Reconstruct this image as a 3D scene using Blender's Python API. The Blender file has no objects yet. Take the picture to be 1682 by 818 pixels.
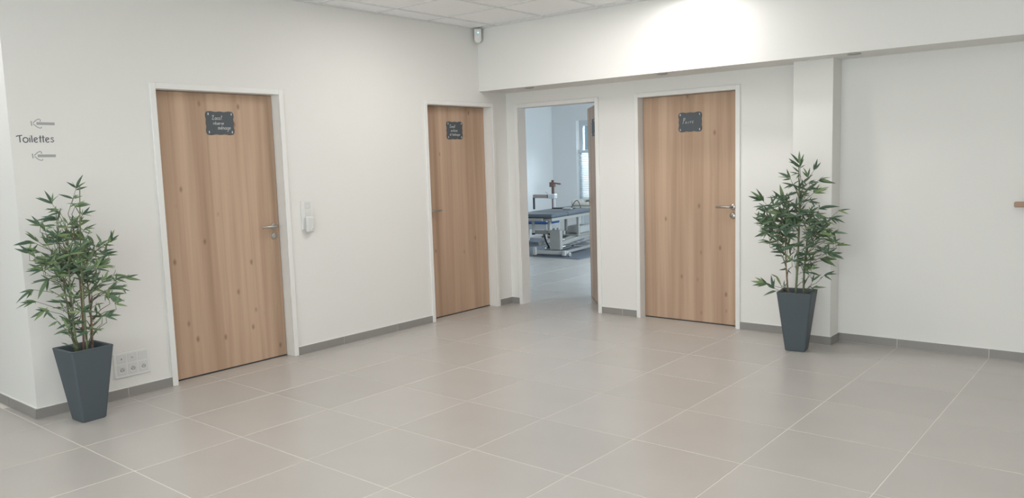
import bpy, math, random
from mathutils import Vector, Matrix

# ---------------------------------------------------------------- camera, world, exposure, ceiling lamps' strength
SC = bpy.context.scene
COL = SC.collection
R = random.Random(11)

F_PX = 1310.4
CAM_POS = Vector((4.543, -1.736, 1.487))
YAW, PITCH, ROLL = -0.6931, -0.1105, -0.0311
def cam_axes():
    cy, sy, cp, sp = math.cos(YAW), math.sin(YAW), math.cos(PITCH), math.sin(PITCH)
    f = Vector((sy*cp, cy*cp, sp)); r = Vector((cy, -sy, 0)); u = r.cross(f)
    c, s = math.cos(ROLL), math.sin(ROLL)
    return c*r + s*u, -s*r + c*u, f
CR, CU, CF = cam_axes()
cam_data = bpy.data.cameras.new('camera')
cam_data.sensor_width = 36.0
cam_data.lens = F_PX/1682*36.0
cam_data.clip_start = 0.05
cam = bpy.data.objects.new('camera', cam_data)
COL.objects.link(cam)
cam.matrix_world = Matrix(((CR.x, CU.x, -CF.x, CAM_POS.x), (CR.y, CU.y, -CF.y, CAM_POS.y), (CR.z, CU.z, -CF.z, CAM_POS.z), (0, 0, 0, 1)))
SC.camera = cam

world = bpy.data.worlds.new('sky'); SC.world = world; world.use_nodes = True
bg = world.node_tree.nodes['Background']
bg.inputs[0].default_value = (0.42, 0.66, 0.82, 1); bg.inputs[1].default_value = 0.5

SC.view_settings.view_transform = 'Standard'
SC.view_settings.look = 'None'
SC.view_settings.gamma = 1.0
SC.view_settings.exposure = 0.0
PANEL_W = 8.2                      # watts of one added 60 x 60 ceiling panel
PANEL_COL = (1.0, 0.975, 0.95)
DAY_COL = (0.85, 0.885, 0.97)
DAY_W = 310.0
FRONT_W = 325.0                     # daylight at the added glazed front behind the viewer
FRONT_COL = (1.0, 0.980, 0.965)
# unseen ceiling panels added to light the hall: x, y, share of the power
PANELS = [(0.4, 2.6, 0.65), (1.0, 3.2, 0.5), (1.6, 0.8, 0.45), (4.0, 1.4, 0.7), (4.0, -1.0, 0.6), (1.6, -1.0, 0.4), (6.4, 1.4, 0.3),
          (6.4, -1.0, 0.5), (1.6, -3.4, 1.0), (4.0, -3.4, 1.0), (-1.4, -0.4, 0.8)]
DOWNLIGHT, DOWNLIGHT_W = (1.6, 3.82), 9.5   # the round downlight that blazes on the bulkhead

# ---------------------------------------------------------------- materials
def node(nt, t, **kw):
    n = nt.nodes.new(t)
    for k, v in kw.items(): setattr(n, k, v)
    return n
def base_mat(name):
    m = bpy.data.materials.new(name); m.use_nodes = True
    return m, m.node_tree, m.node_tree.nodes['Principled BSDF']
def mat(name, c, rough=0.5, metal=0.0, var=0.0, scale=30.0, bump=0.0, spec=0.5, rnd=0.0):
    """plain colour with a little procedural mottling (var), relief (bump) and change from piece to piece (rnd)"""
    m, nt, b = base_mat(name)
    b.inputs['Base Color'].default_value = (*c, 1); b.inputs['Roughness'].default_value = rough
    b.inputs['Metallic'].default_value = metal; b.inputs['Specular IOR Level'].default_value = spec
    tc = node(nt, 'ShaderNodeTexCoord')
    nz = node(nt, 'ShaderNodeTexNoise'); nz.inputs['Scale'].default_value = scale; nz.inputs['Detail'].default_value = 4
    nt.links.new(tc.outputs['Object'], nz.inputs['Vector'])
    fac = nz.outputs['Fac']
    if var or rnd:
        mr = node(nt, 'ShaderNodeMapRange'); mr.inputs[3].default_value = 1-var; mr.inputs[4].default_value = 1+var
        nt.links.new(fac, mr.inputs[0]); out = mr.outputs[0]
        if rnd:
            oi = node(nt, 'ShaderNodeObjectInfo')
            m2 = node(nt, 'ShaderNodeMapRange'); m2.inputs[3].default_value = 1-rnd; m2.inputs[4].default_value = 1+rnd
            nt.links.new(oi.outputs['Random'], m2.inputs[0])
            mu = node(nt, 'ShaderNodeMath', operation='MULTIPLY'); nt.links.new(out, mu.inputs[0]); nt.links.new(m2.outputs[0], mu.inputs[1]); out = mu.outputs[0]
        vm = node(nt, 'ShaderNodeVectorMath', operation='SCALE'); vm.inputs[0].default_value = c
        nt.links.new(out, vm.inputs['Scale']); nt.links.new(vm.outputs[0], b.inputs['Base Color'])
    if bump:
        bp = node(nt, 'ShaderNodeBump'); bp.inputs['Strength'].default_value = bump; bp.inputs['Distance'].default_value = 0.002
        nt.links.new(fac, bp.inputs['Height']); nt.links.new(bp.outputs[0], b.inputs['Normal'])
    return m
def emit(name, c, s):
    m, nt, b = base_mat(name)
    b.inputs['Base Color'].default_value = (*c, 1); b.inputs['Emission Color'].default_value = (*c, 1); b.inputs['Emission Strength'].default_value = s
    return m
def wood_mat(name, dark, light, knot, along=2, rough=0.45):
    """straight-grained oak laminate: wide soft bands, fine grain and small dark knots"""
    m, nt, b = base_mat(name)
    b.inputs['Roughness'].default_value = rough; b.inputs['Specular IOR Level'].default_value = 0.35
    tc = node(nt, 'ShaderNodeTexCoord'); oi = node(nt, 'ShaderNodeObjectInfo')
    sc = node(nt, 'ShaderNodeVectorMath', operation='SCALE'); sc.inputs[0].default_value = (7.3, 3.1, 11.7); nt.links.new(oi.outputs['Random'], sc.inputs['Scale'])
    ad = node(nt, 'ShaderNodeVectorMath', operation='ADD'); nt.links.new(tc.outputs['Object'], ad.inputs[0]); nt.links.new(sc.outputs[0], ad.inputs[1])
    def noise(s, detail=3, dist=0.0):
        mp = node(nt, 'ShaderNodeMapping'); mp.inputs['Scale'].default_value = s
        nt.links.new(ad.outputs[0], mp.inputs['Vector'])
        n = node(nt, 'ShaderNodeTexNoise'); n.inputs['Scale'].default_value = 1; n.inputs['Detail'].default_value = detail; n.inputs['Distortion'].default_value = dist
        nt.links.new(mp.outputs[0], n.inputs['Vector']); return n.outputs['Fac'], mp
    def S(a, l): return (l, a, a) if along == 0 else (a, a, l)
    n1, _ = noise(S(8, 0.22), 1)
    n2, _ = noise(S(24, 0.6), 2, 0.5)
    n3, _ = noise(S(130, 2.0), 2)
    def lin(a, k, c0):
        x = node(nt, 'ShaderNodeMath', operation='MULTIPLY_ADD'); nt.links.new(a, x.inputs[0]); x.inputs[1].default_value = k
        if isinstance(c0, float): x.inputs[2].default_value = c0
        else: nt.links.new(c0, x.inputs[2])
        return x.outputs[0]
    f = lin(n3, 0.22, lin(n2, 0.65, lin(n1, 1.15, -0.52)))
    cr = node(nt, 'ShaderNodeValToRGB'); cr.color_ramp.elements[0].position = 0.1; cr.color_ramp.elements[0].color = (*dark, 1)
    cr.color_ramp.elements[1].position = 0.85; cr.color_ramp.elements[1].color = (*light, 1)
    nt.links.new(f, cr.inputs[0])
    mp = node(nt, 'ShaderNodeMapping'); mp.inputs['Scale'].default_value = S(7.5, 4.2); nt.links.new(ad.outputs[0], mp.inputs['Vector'])
    vo = node(nt, 'ShaderNodeTexVoronoi'); vo.inputs['Scale'].default_value = 1; nt.links.new(mp.outputs[0], vo.inputs['Vector'])
    kr = node(nt, 'ShaderNodeMapRange'); kr.inputs[1].default_value = 0.03; kr.inputs[2].default_value = 0.125; kr.inputs[3].default_value = 0.65; kr.inputs[4].default_value = 0.0
    nt.links.new(vo.outputs['Distance'], kr.inputs[0])
    mx = node(nt, 'ShaderNodeMix', data_type='RGBA'); nt.links.new(kr.outputs[0], mx.inputs[0]); nt.links.new(cr.outputs[0], mx.inputs[6]); mx.inputs[7].default_value = (*knot, 1)
    nt.links.new(mx.outputs[2], b.inputs['Base Color'])
    return m
def glass_mat():
    m = bpy.data.materials.new('window_glass'); m.use_nodes = True; nt = m.node_tree; nt.nodes.clear()
    o = node(nt, 'ShaderNodeOutputMaterial'); t = node(nt, 'ShaderNodeBsdfTransparent'); g = node(nt, 'ShaderNodeBsdfGlossy'); g.inputs['Roughness'].default_value = 0.02
    t.inputs[0].default_value = (0.9, 0.96, 0.97, 1)
    mx = node(nt, 'ShaderNodeMixShader'); mx.inputs[0].default_value = 0.05
    nt.links.new(t.outputs[0], mx.inputs[1]); nt.links.new(g.outputs[0], mx.inputs[2]); nt.links.new(mx.outputs[0], o.inputs[0])
    return m
def fabric_mat():
    """thin pleated blind cloth that lets daylight through"""
    m = bpy.data.materials.new('white_blind_cloth'); m.use_nodes = True; nt = m.node_tree; nt.nodes.clear()
    o = node(nt, 'ShaderNodeOutputMaterial'); d = node(nt, 'ShaderNodeBsdfDiffuse'); t = node(nt, 'ShaderNodeBsdfTranslucent'); mx = node(nt, 'ShaderNodeMixShader')
    d.inputs[0].default_value = (0.84, 0.86, 0.87, 1); t.inputs[0].default_value = (0.80, 0.85, 0.87, 1); mx.inputs[0].default_value = 0.5
    nt.links.new(d.outputs[0], mx.inputs[1]); nt.links.new(t.outputs[0], mx.inputs[2]); nt.links.new(mx.outputs[0], o.inputs[0])
    return m
def leaf_mat():
    m, nt, b = base_mat('bamboo_leaf_green')
    b.inputs['Roughness'].default_value = 0.42; b.inputs['Specular IOR Level'].default_value = 0.4
    oi = node(nt, 'ShaderNodeObjectInfo'); cr = node(nt, 'ShaderNodeValToRGB')
    e = cr.color_ramp.elements; e[0].position = 0; e[0].color = (0.056, 0.105, 0.070, 1); e[1].position = 1; e[1].color = (0.20, 0.285, 0.115, 1)
    k = e.new(0.55); k.color = (0.090, 0.150, 0.088, 1)
    nt.links.new(oi.outputs['Random'], cr.inputs[0]); nt.links.new(cr.outputs[0], b.inputs['Base Color'])
    return m
def tile_mat(name, c, rough, rnd):
    """glazed stoneware: faint cloudiness, a slight change from tile to tile"""
    m = mat(name, c, rough, var=0.06, scale=3.2, rnd=rnd)
    nt = m.node_tree; b = nt.nodes['Principled BSDF']
    tc = node(nt, 'ShaderNodeTexCoord'); nz = node(nt, 'ShaderNodeTexNoise'); nz.inputs['Scale'].default_value = 240; nt.links.new(tc.outputs['Object'], nz.inputs['Vector'])
    bp = node(nt, 'ShaderNodeBump'); bp.inputs['Strength'].default_value = 0.05; bp.inputs['Distance'].default_value = 0.001
    nt.links.new(nz.outputs['Fac'], bp.inputs['Height']); nt.links.new(bp.outputs[0], b.inputs['Normal'])
    b.inputs['Specular IOR Level'].default_value = 0.7
    return m

M = dict(
    wall=mat('white_wall_paint', (0.80, 0.79, 0.765), 0.75, var=0.012, scale=60, bump=0.06, spec=0.3),
    cool_wall=mat('white_wall_paint_treatment_room', (0.80, 0.80, 0.79), 0.75, var=0.012, scale=60, bump=0.06, spec=0.3),
    ceil=mat('mineral_ceiling_tile', (0.93, 0.935, 0.94), 0.9, var=0.02, scale=90, bump=0.1, rnd=0.012),
    tbar=mat('ceiling_grid_white', (0.76, 0.76, 0.76), 0.5),
    tile=tile_mat('greige_stoneware', (0.500, 0.472, 0.445), 0.30, 0.03),
    grout=mat('pale_grout', (0.78, 0.74, 0.68), 0.9, var=0.06, scale=40),
    skirt=tile_mat('grey_skirting_stoneware', (0.285, 0.272, 0.258), 0.4, 0.04),
    trim=mat('white_satin_paint', (0.825, 0.82, 0.80), 0.45, var=0.01, scale=20),
    oak=wood_mat('oak_laminate', (0.360, 0.235, 0.158), (0.610, 0.435, 0.315), (0.17, 0.10, 0.065)),
    rail=wood_mat('oak_handrail', (0.35, 0.22, 0.15), (0.50, 0.35, 0.26), (0.2, 0.12, 0.08), along=0),
    steel=mat('brushed_steel', (0.46, 0.44, 0.41), 0.3, 1.0, var=0.05, scale=80),
    slate=mat('slate_board', (0.085, 0.098, 0.110), 0.6, var=0.08, scale=50),
    chalk=mat('chalk_marker_white', (0.62, 0.63, 0.63), 0.8),
    white=mat('white_plastic', (0.78, 0.78, 0.765), 0.35),
    white2=mat('satin_white_plastic', (0.70, 0.70, 0.69), 0.4),
    dark=mat('recess_shade_black', (0.05, 0.05, 0.05), 0.6),  # near-black standing for shade in the door gaps and pin holes
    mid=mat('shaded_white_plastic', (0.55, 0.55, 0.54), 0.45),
    grey=mat('grey_plastic', (0.40, 0.40, 0.39), 0.45),
    led=emit('blue_indicator', (0.25, 0.75, 1.0), 3.0),
    diff=emit('ceiling_panel_diffuser', (1.0, 0.97, 0.92), 6.0),
    letter=mat('charcoal_vinyl', (0.13, 0.13, 0.15), 0.6),
    arrow=mat('grey_vinyl', (0.40, 0.40, 0.405), 0.6),
    pot=mat('anthracite_resin', (0.078, 0.098, 0.112), 0.62, var=0.06, scale=120, bump=0.08),
    soil=mat('dark_moss', (0.035, 0.045, 0.035), 0.95, var=0.4, scale=60, bump=0.8),
    cane=mat('bamboo_cane_green', (0.17, 0.20, 0.105), 0.5, var=0.25, scale=14),
    cane2=mat('bamboo_cane_brown', (0.24, 0.145, 0.095), 0.55, var=0.25, scale=14),
    twig=mat('twig_green_brown', (0.13, 0.14, 0.08), 0.6),
    leaf=leaf_mat(),
    navy=mat('slate_blue_vinyl', (0.095, 0.115, 0.138), 0.34, var=0.04),
    blue=mat('bright_blue_vinyl', (0.06, 0.16, 0.42), 0.45),
    cream=mat('cream_vinyl', (0.70, 0.67, 0.60), 0.5),
    bedm=mat('grey_beige_enamel', (0.33, 0.325, 0.305), 0.4, var=0.03),
    bedl=mat('pale_grey_enamel', (0.48, 0.475, 0.46), 0.4),
    chrome=mat('chrome', (0.85, 0.87, 0.9), 0.12, 1.0),
    black=mat('black_rubber', (0.03, 0.03, 0.035), 0.5),
    brown=wood_mat('stained_beech', (0.13, 0.075, 0.06), (0.24, 0.15, 0.12), (0.08, 0.05, 0.04)),
    tan=mat('tan_padding', (0.40, 0.33, 0.30), 0.6),
    mat_=mat('blue_grey_exercise_mat', (0.155, 0.175, 0.205), 0.8, var=0.05, scale=150, bump=0.1),
    frame=mat('window_frame_white', (0.66, 0.68, 0.69), 0.35),
    slat=fabric_mat(),
    glass=glass_mat(),
)

# ---------------------------------------------------------------- mesh helpers
class MB:
    """collects shapes and links them as ONE mesh object"""
    def __init__(s): s.v = []; s.f = []; s.m = []; s.sm = []; s.cur = 0
    def _add(s, v, f, smooth=False):
        o = len(s.v); s.v += [tuple(p) for p in v]
        for q in f: s.f.append([i+o for i in q]); s.m.append(s.cur); s.sm.append(smooth)
        return s
    def box(s, x0, x1, y0, y1, z0, z1, c=0.0):
        if x0 > x1: x0, x1 = x1, x0
        if y0 > y1: y0, y1 = y1, y0
        if z0 > z1: z0, z1 = z1, z0
        c = min(c, (x1-x0)*.45, (y1-y0)*.45, (z1-z0)*.45)
        if c <= 0:
            v = [(x, y, z) for z in (z0, z1) for y in (y0, y1) for x in (x0, x1)]
            return s._add(v, [(0, 2, 3, 1), (4, 5, 7, 6), (0, 1, 5, 4), (2, 6, 7, 3), (0, 4, 6, 2), (1, 3, 7, 5)])
        X, Y, Z = (x0, x1), (y0, y1), (z0, z1); v = []; idx = {}
        for i in (0, 1):
            for j in (0, 1):
                for k in (0, 1):
                    p = [X[i], Y[j], Z[k]]; d = [c if i == 0 else -c, c if j == 0 else -c, c if k == 0 else -c]
                    for a in range(3):      # vertex lying on the face whose normal is axis a
                        q = [p[t]+(0 if t == a else d[t]) for t in range(3)]
                        idx[i, j, k, a] = len(v); v.append(q)
        f = []
        def quad(q, n):
            a = Vector(v[q[1]])-Vector(v[q[0]]); b = Vector(v[q[2]])-Vector(v[q[0]])
            f.append(q if a.cross(b).dot(n) > 0 else q[::-1])
        for a in range(3):
            o = [t for t in range(3) if t != a]
            for sgn in (0, 1):
                def key(x, y):
                    t = [0, 0, 0]; t[a] = sgn; t[o[0]] = x; t[o[1]] = y; return idx[t[0], t[1], t[2], a]
                n = Vector((0, 0, 0)); n[a] = 1 if sgn else -1
                quad([key(0, 0), key(1, 0), key(1, 1), key(0, 1)], n)
            for x in (0, 1):
                for y in (0, 1):
                    def key2(zz, ax):
                        t = [0, 0, 0]; t[a] = zz; t[o[0]] = x; t[o[1]] = y; return idx[t[0], t[1], t[2], ax]
                    n = Vector((0, 0, 0)); n[o[0]] = 1 if x else -1; n[o[1]] = 1 if y else -1
                    quad([key2(0, o[0]), key2(1, o[0]), key2(1, o[1]), key2(0, o[1])], n)
        for i in (0, 1):
            for j in (0, 1):
                for k in (0, 1):
                    quad([idx[i, j, k, 0], idx[i, j, k, 1], idx[i, j, k, 2]], Vector((2*i-1, 2*j-1, 2*k-1)))
        return s._add(v, f)
    def tube(s, pts, r, n=8, caps=True, smooth=True):
        pts = [Vector(p) for p in pts]; rs = r if isinstance(r, (list, tuple)) else [r]*len(pts)
        v = []; f = []; prev = None
        for i, p in enumerate(pts):
            t = (pts[min(i+1, len(pts)-1)]-pts[max(i-1, 0)]).normalized()
            if prev is None: a = t.orthogonal().normalized()
            else:
                a = prev-t*prev.dot(t); a = a.normalized() if a.length > 1e-6 else t.orthogonal().normalized()
            prev = a; b = t.cross(a)
            for k in range(n):
                w = 2*math.pi*k/n; v.append(p+(a*math.cos(w)+b*math.sin(w))*rs[i])
        for i in range(len(pts)-1):
            for k in range(n): f.append((i*n+k, i*n+(k+1) % n, (i+1)*n+(k+1) % n, (i+1)*n+k))
        s._add(v, f, smooth)
        if caps:
            o = len(s.v)-len(v)
            for q in ([o+k for k in range(n)][::-1], [o+(len(pts)-1)*n+k for k in range(n)]):
                s.f.append(q); s.m.append(s.cur); s.sm.append(False)
        return s
    def cyl(s, a, b, r, n=16): return s.tube([a, b], r, n)
    def prism(s, poly, y0, y1, bevel=0.0):
        """outline in x, z extruded along y (y0 is the side towards the room); bevel narrows the front edge"""
        n = len(poly)
        if bevel:
            cx = sum(p[0] for p in poly)/n; cz = sum(p[1] for p in poly)/n
            def sh(p):
                d = Vector((p[0]-cx, p[1]-cz)); L = d.length; d *= (L-bevel)/L; return (cx+d.x, cz+d.y)
            sg = 1 if y1 > y0 else -1
            rings = [[(p[0], y1, p[1]) for p in poly], [(p[0], y0+sg*bevel, p[1]) for p in poly], [(sh(p)[0], y0, sh(p)[1]) for p in poly]]
        else: rings = [[(p[0], y1, p[1]) for p in poly], [(p[0], y0, p[1]) for p in poly]]
        v = [q for r_ in rings for q in r_]; f = []
        for i in range(len(rings)-1):
            for k in range(n): f.append((i*n+k, i*n+(k+1) % n, (i+1)*n+(k+1) % n, (i+1)*n+k))
        f.append(list(range(n))[::-1]); f.append([(len(rings)-1)*n+k for k in range(n)])
        return s._add(v, f)
    def lathe(s, prof, c, axis='z', n=24, smooth=True):
        """profile [(radius, height)] turned about an axis through c"""
        v = []; f = []
        for rr, h in prof:
            for k in range(n):
                w = 2*math.pi*k/n; x, y = rr*math.cos(w), rr*math.sin(w)
                v.append((c[0]+x, c[1]+y, c[2]+h) if axis == 'z' else ((c[0]+x, c[1]+h, c[2]+y) if axis == 'y' else (c[0]+h, c[1]+x, c[2]+y)))
        for i in range(len(prof)-1):
            for k in range(n): f.append((i*n+k, i*n+(k+1) % n, (i+1)*n+(k+1) % n, (i+1)*n+k))
        return s._add(v, f, smooth)
    def build(s, name, mats, parent=None, loc=None, rotz=0.0):
        me = bpy.data.meshes.new(name); me.from_pydata(s.v, [], s.f)
        for m in (mats if isinstance(mats, (list, tuple)) else [mats]): me.materials.append(m)
        me.polygons.foreach_set('material_index', s.m); me.polygons.foreach_set('use_smooth', s.sm)
        import bmesh
        bm = bmesh.new(); bm.from_mesh(me); bmesh.ops.recalc_face_normals(bm, faces=bm.faces); bm.to_mesh(me); bm.free()
        o = bpy.data.objects.new(name, me); COL.objects.link(o)
        if parent is not None: o.parent = parent
        if loc is not None: o.location = loc
        o.rotation_euler.z = rotz
        return o
def tag(o, label=None, cat=None, group=None, kind=None):
    if label: o['label'] = label
    if cat: o['category'] = cat
    if group: o['group'] = group
    if kind: o['kind'] = kind
    return o
def empty(name, loc=(0, 0, 0), rotz=0.0):
    o = bpy.data.objects.new(name, None); COL.objects.link(o); o.location = loc; o.rotation_euler.z = rotz; o.empty_display_size = 0.1
    return o
def bx(*a, **k): return MB().box(*a, **k)
A90 = math.pi/2

def in_view(p, m=60):
    d = Vector(p)-CAM_POS; z = d.dot(CF)
    if z < 0.2: return False
    x = 841+F_PX*d.dot(CR)/z; y = 409-F_PX*d.dot(CU)/z
    return -m < x < 1682+m and -m < y < 818+m

# ---------------------------------------------------------------- the setting: shell
XA, YB, ZC = -0.755, 4.62, 2.765           # left wall face, back wall face, hall ceiling
YBK, ZBK = 4.215, 2.168                    # bulkhead face and underside
XR, YF, XL, YC = 7.6, -5.0, -4.4, 0.047    # right wall, front wall, corridor end wall, corridor wall face
RX0, RX1, RY0, RY1 = -5.03, 0.55, 4.74, 11.15  # treatment room
G = 0.6

# door openings: (from, to, top)
D1 = (0.944, 1.905, 2.040); D2 = (3.480, 4.380, 2.022); D3 = (-0.603, 0.330, 2.010); D4 = (0.796, 1.722, 2.012)

floor = tag(bx(XL-.2, XR+.2, YF-.2, RY1+.3, -0.15, -0.0016).build('floor', M['grout']), 'pale grouted floor under large square greige stoneware tiles', 'floor', kind='structure')
tile_me = None
gap = 0.0026
far = MB()
RANGE = [(i, j) for i in range(-9, 13) for j in range(-9, 19)]
cands = []
for i, j in RANGE:
    x, y = i*G+G/2, j*G+G/2
    hall = x > XA-G/2 and y < YB+.3 and x < XR
    corr = XL < x <= XA-G/2 and y < YC+.1
    room = RX0-G/2 < x < RX1+.1 and y > YB-.1 and y < RY1+G/2
    if not (hall or corr or room) or y < YF: continue
    seen = any(in_view((x+dx, y+dy, 0), 10) for dx in (-.3, .3) for dy in (-.3, .3))
    if room and not hall:       # only what the doorway lets through
        k = (y-CAM_POS.y); xa = CAM_POS.x+(D3[0]-.2-CAM_POS.x)*k/(YB-CAM_POS.y); xb = CAM_POS.x+(D3[1]+.1-CAM_POS.x)*k/(YB-CAM_POS.y)
        seen = seen and xa-.4 < x < xb+.4
    cands.append((x, y, seen))
for x, y, seen in cands:
    if not seen:
        far.box(x-.3+gap, x+.3-gap, y-.3+gap, y+.3-gap, -0.012, 0.0, 0.0012); continue
    if tile_me is None:
        o = bx(-.3+gap, .3-gap, -.3+gap, .3-gap, -0.012, 0.0, 0.0012).build('floor_tile', M['tile'], floor); tile_me = o.data
    else:
        o = bpy.data.objects.new('floor_tile', tile_me); COL.objects.link(o); o.parent = floor
    o.location = (x, y, 0)
tag(far.build('outlying_floor_tiles', M['tile'], floor), kind='stuff')

def wall_x(name, face, back, y0, y1, top, holes, label, m='wall'):
    """wall whose face is at x = face; holes are (y0, y1, top)"""
    b = MB(); y = y0
    for h0, h1, ht in sorted(holes):
        b.box(back, face, y, h0, 0, top); b.box(back, face, h0, h1, ht, top); y = h1
    b.box(back, face, y, y1, 0, top)
    return tag(b.build(name, M[m]), label, 'wall', kind='structure')
def wall_y(name, face, back, x0, x1, top, holes, label, m='wall'):
    b = MB(); x = x0
    for h0, h1, hb, ht in sorted(holes):
        b.box(x, h0, face, back, 0, top); b.box(h0, h1, face, back, ht, top)
        if hb > 0: b.box(h0, h1, face, back, 0, hb)
        x = h1
    b.box(x, x1, face, back, 0, top)
    return tag(b.build(name, M[m]), label, 'wall', kind='structure')
SLACK = 0.02
TOP = 2.90
wl = wall_x('wall_left', XA, XA-.14, YC+.14, YB, TOP, [(D1[0]-SLACK, D1[1]+SLACK, D1[2]+SLACK), (D2[0]-SLACK, D2[1]+SLACK, D2[2]+SLACK)], 'long white left wall holding two closed oak doors')
tag(bx(XA-.24, XA-.18, YC+.14, YB, 0, TOP).build('backing_wall_left', M['wall']), 'unseen backing panel added behind the two left doors against light leaks', 'wall', kind='structure')  # added backing that keeps light from leaking in round the left doors
wb = wall_y('wall_back', YB, RY0, XA-.14, XR, TOP, [(D3[0]-SLACK, D3[1]+SLACK, 0, D3[2]+SLACK), (D4[0]-SLACK, D4[1]+SLACK, 0, D4[2]+SLACK)], 'white back wall with the open doorway and one closed oak door')
tag(bx(RX1+.1, XR, RY0+.06, RY0+.12, 0, TOP).build('backing_wall_back', M['wall']), 'unseen backing panel added behind the back wall door', 'wall', kind='structure')  # added backing that closes off the void behind the back door
tag(bx(XL, XA, YC, YC+.14, 0, TOP).build('wall_corridor', M['wall']), 'brightly lit white corridor wall at the left edge, turning the corner', 'wall', kind='structure')
tag(bx(XL-.14, XL, YF, YC+.14, 0, TOP).build('wall_end', M['wall']), 'end wall of the corridor to the left', 'wall', kind='structure')
tag(bx(XR, XR+.14, YF, RY0, 0, TOP).build('wall_right', M['wall']), 'right hand wall of the hall', 'wall', kind='structure')
W3 = (0.2, 7.0, 0.25, 2.45)
wall_y('wall_front', YF, YF-.2, XL-.14, XR+.14, TOP, [W3], 'hall wall behind the viewer with a glazed front added for daylight')
tag(bx(XA, XR, YBK, YB, ZBK, TOP).build('bulkhead_beam', M['wall']), 'deep white boxed bulkhead running above the back wall doors', 'bulkhead', kind='structure')
CX0, CX1, CY0 = 2.268, 2.566, 4.43
tag(bx(CX0, CX1, CY0, YB, 0, ZBK, c=0.002).build('column', M['wall']), 'white square pillar on the back wall behind the right potted bamboo', 'pillar', kind='structure')

# treatment room beyond the doorway
W1 = (-4.45, -3.25, 0.14, 2.215); W2 = (6.3, 9.9, 0.85, 2.30)
wall_x('wall_treatment_left', RX0, RX0-.14, RY0, RY1, TOP, [], 'left wall of the treatment room seen through the doorway', 'cool_wall')
wall_y('wall_treatment_back', RY1, RY1+.25, RX0-.14, RX1+.14, TOP, [W1], 'far wall of the treatment room with the tall window', 'cool_wall')
b = MB(); b.box(RX1, RX1+.1, RY0, W2[0], 0, TOP); b.box(RX1, RX1+.1, W2[1], RY1+.25, 0, TOP); b.box(RX1, RX1+.1, W2[0], W2[1], 0, W2[2]); b.box(RX1, RX1+.1, W2[0], W2[1], W2[3], TOP)
tag(b.build('wall_treatment_right', M['cool_wall']), 'hidden right wall of the treatment room with its added daylight window', 'wall', kind='structure')
tag(bx(RX0-.14, XA-.14, YB, RY0, 0, TOP).build('wall_treatment_front', M['cool_wall']), 'near wall of the treatment room beside the doorway', 'wall', kind='structure')
tag(bx(RX0-.14, RX1+.1, RY0, RY1+.25, ZC, TOP).build('ceiling_treatment_room', M['cool_wall']), 'plain ceiling of the treatment room', 'ceiling', kind='structure')

# suspended ceiling: plenum slab, T-bars and lay-in tiles
ceil = tag(bx(XL-.14, XR+.14, YF-.14, YB, TOP, TOP+.1).build('ceiling', M['wall']), 'white suspended ceiling of square mineral tiles in a grid', 'ceiling', kind='structure')
GX, GY = -0.5, 3.52
bars, fartiles = MB(), MB(); ct_me = None; bar_x = {}
panel_cells = set((round((px-GX)/G-.5), round((py-GY)/G-.5)) for px, py, _ in PANELS+[(*DOWNLIGHT, 1)])
for i in range(-8, 15):
    for j in range(-16, 3):
        x0, y0 = GX+i*G, GY+j*G
        a0, a1, b0, b1 = max(x0, XL), min(x0+G, XR), max(y0, YF), min(y0+G, YBK)
        if y0+G > YC and x0 < XA: a0 = max(a0, XA)
        if a1-a0 < .03 or b1-b0 < .03: continue
        if x0 < XA < x0+G and b0 < YC < b1: pass
        if (i, j) in panel_cells: continue
        q = (a0+.0105, a1-.0105, b0+.0105, b1-.0105)
        if min(q[1]-q[0], q[3]-q[2]) < .01: continue
        seen = any(in_view((x, y, ZC), 20) for x in (a0, (a0+a1)/2, a1) for y in (b0, (b0+b1)/2, b1))
        if seen: MB().box(*q, ZC+.006, ZC+.02, .002).build('ceiling_tile', M['ceil'], ceil)
        else: fartiles.box(*q, ZC+.006, ZC+.02)
tag(fartiles.build('outlying_ceiling_tiles', M['ceil'], ceil), kind='stuff')
for i in range(-6, 15):
    x = GX+i*G
    if XL < x < XR:
        y1 = YBK if x > XA else YC
        bx(x-.012, x+.012, YF, y1, ZC, ZC+.012).build('grid_bar', M['tbar'], ceil)
for j in range(-14, 2):
    y = GY+j*G
    if YF < y < YBK:
        bx(XL if y < YC else XA, XR, y-.012, y+.012, ZC+.0005, ZC+.012).build('grid_bar', M['tbar'], ceil)
edge = MB()
edge.box(XA, XA+.022, YC, YBK, ZC-.001, ZC+.012); edge.box(XA+.022, XR, YBK-.022, YBK, ZC-.001, ZC+.012)
edge.build('edge_angle', M['tbar'], ceil)

def fill_ceiling_panel(x, y, k, label):
    t = tag(empty('added_ceiling_light', (x, y, ZC)), label, 'lamp', 'added ceiling light panels of the hall')
    f = MB()
    for s in (-1, 1):
        f.box(s*.2975, s*.275, -.2975, .2975, 0, .02); f.box(-.275, .275, s*.2975, s*.275, 0, .02)
    f.build('frame', M['tbar'], t); bx(-.275, .275, -.275, .275, .006, .014).build('diffuser', M['diff'], t)
    l = bpy.data.lights.new('fill_panel_lamp', 'AREA'); l.shape = 'SQUARE'; l.size = .54; l.energy = PANEL_W*k; l.color = PANEL_COL
    o = bpy.data.objects.new('fill_panel_lamp', l); COL.objects.link(o); o.parent = t; o.location = (0, 0, .003)
for x, y, k in PANELS:
    x = GX+(round((x-GX)/G-.5)+.5)*G; y = GY+(round((y-GY)/G-.5)+.5)*G
    fill_ceiling_panel(x, y, k, 'unseen square light panel added to the suspended ceiling to light the hall')

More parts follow.
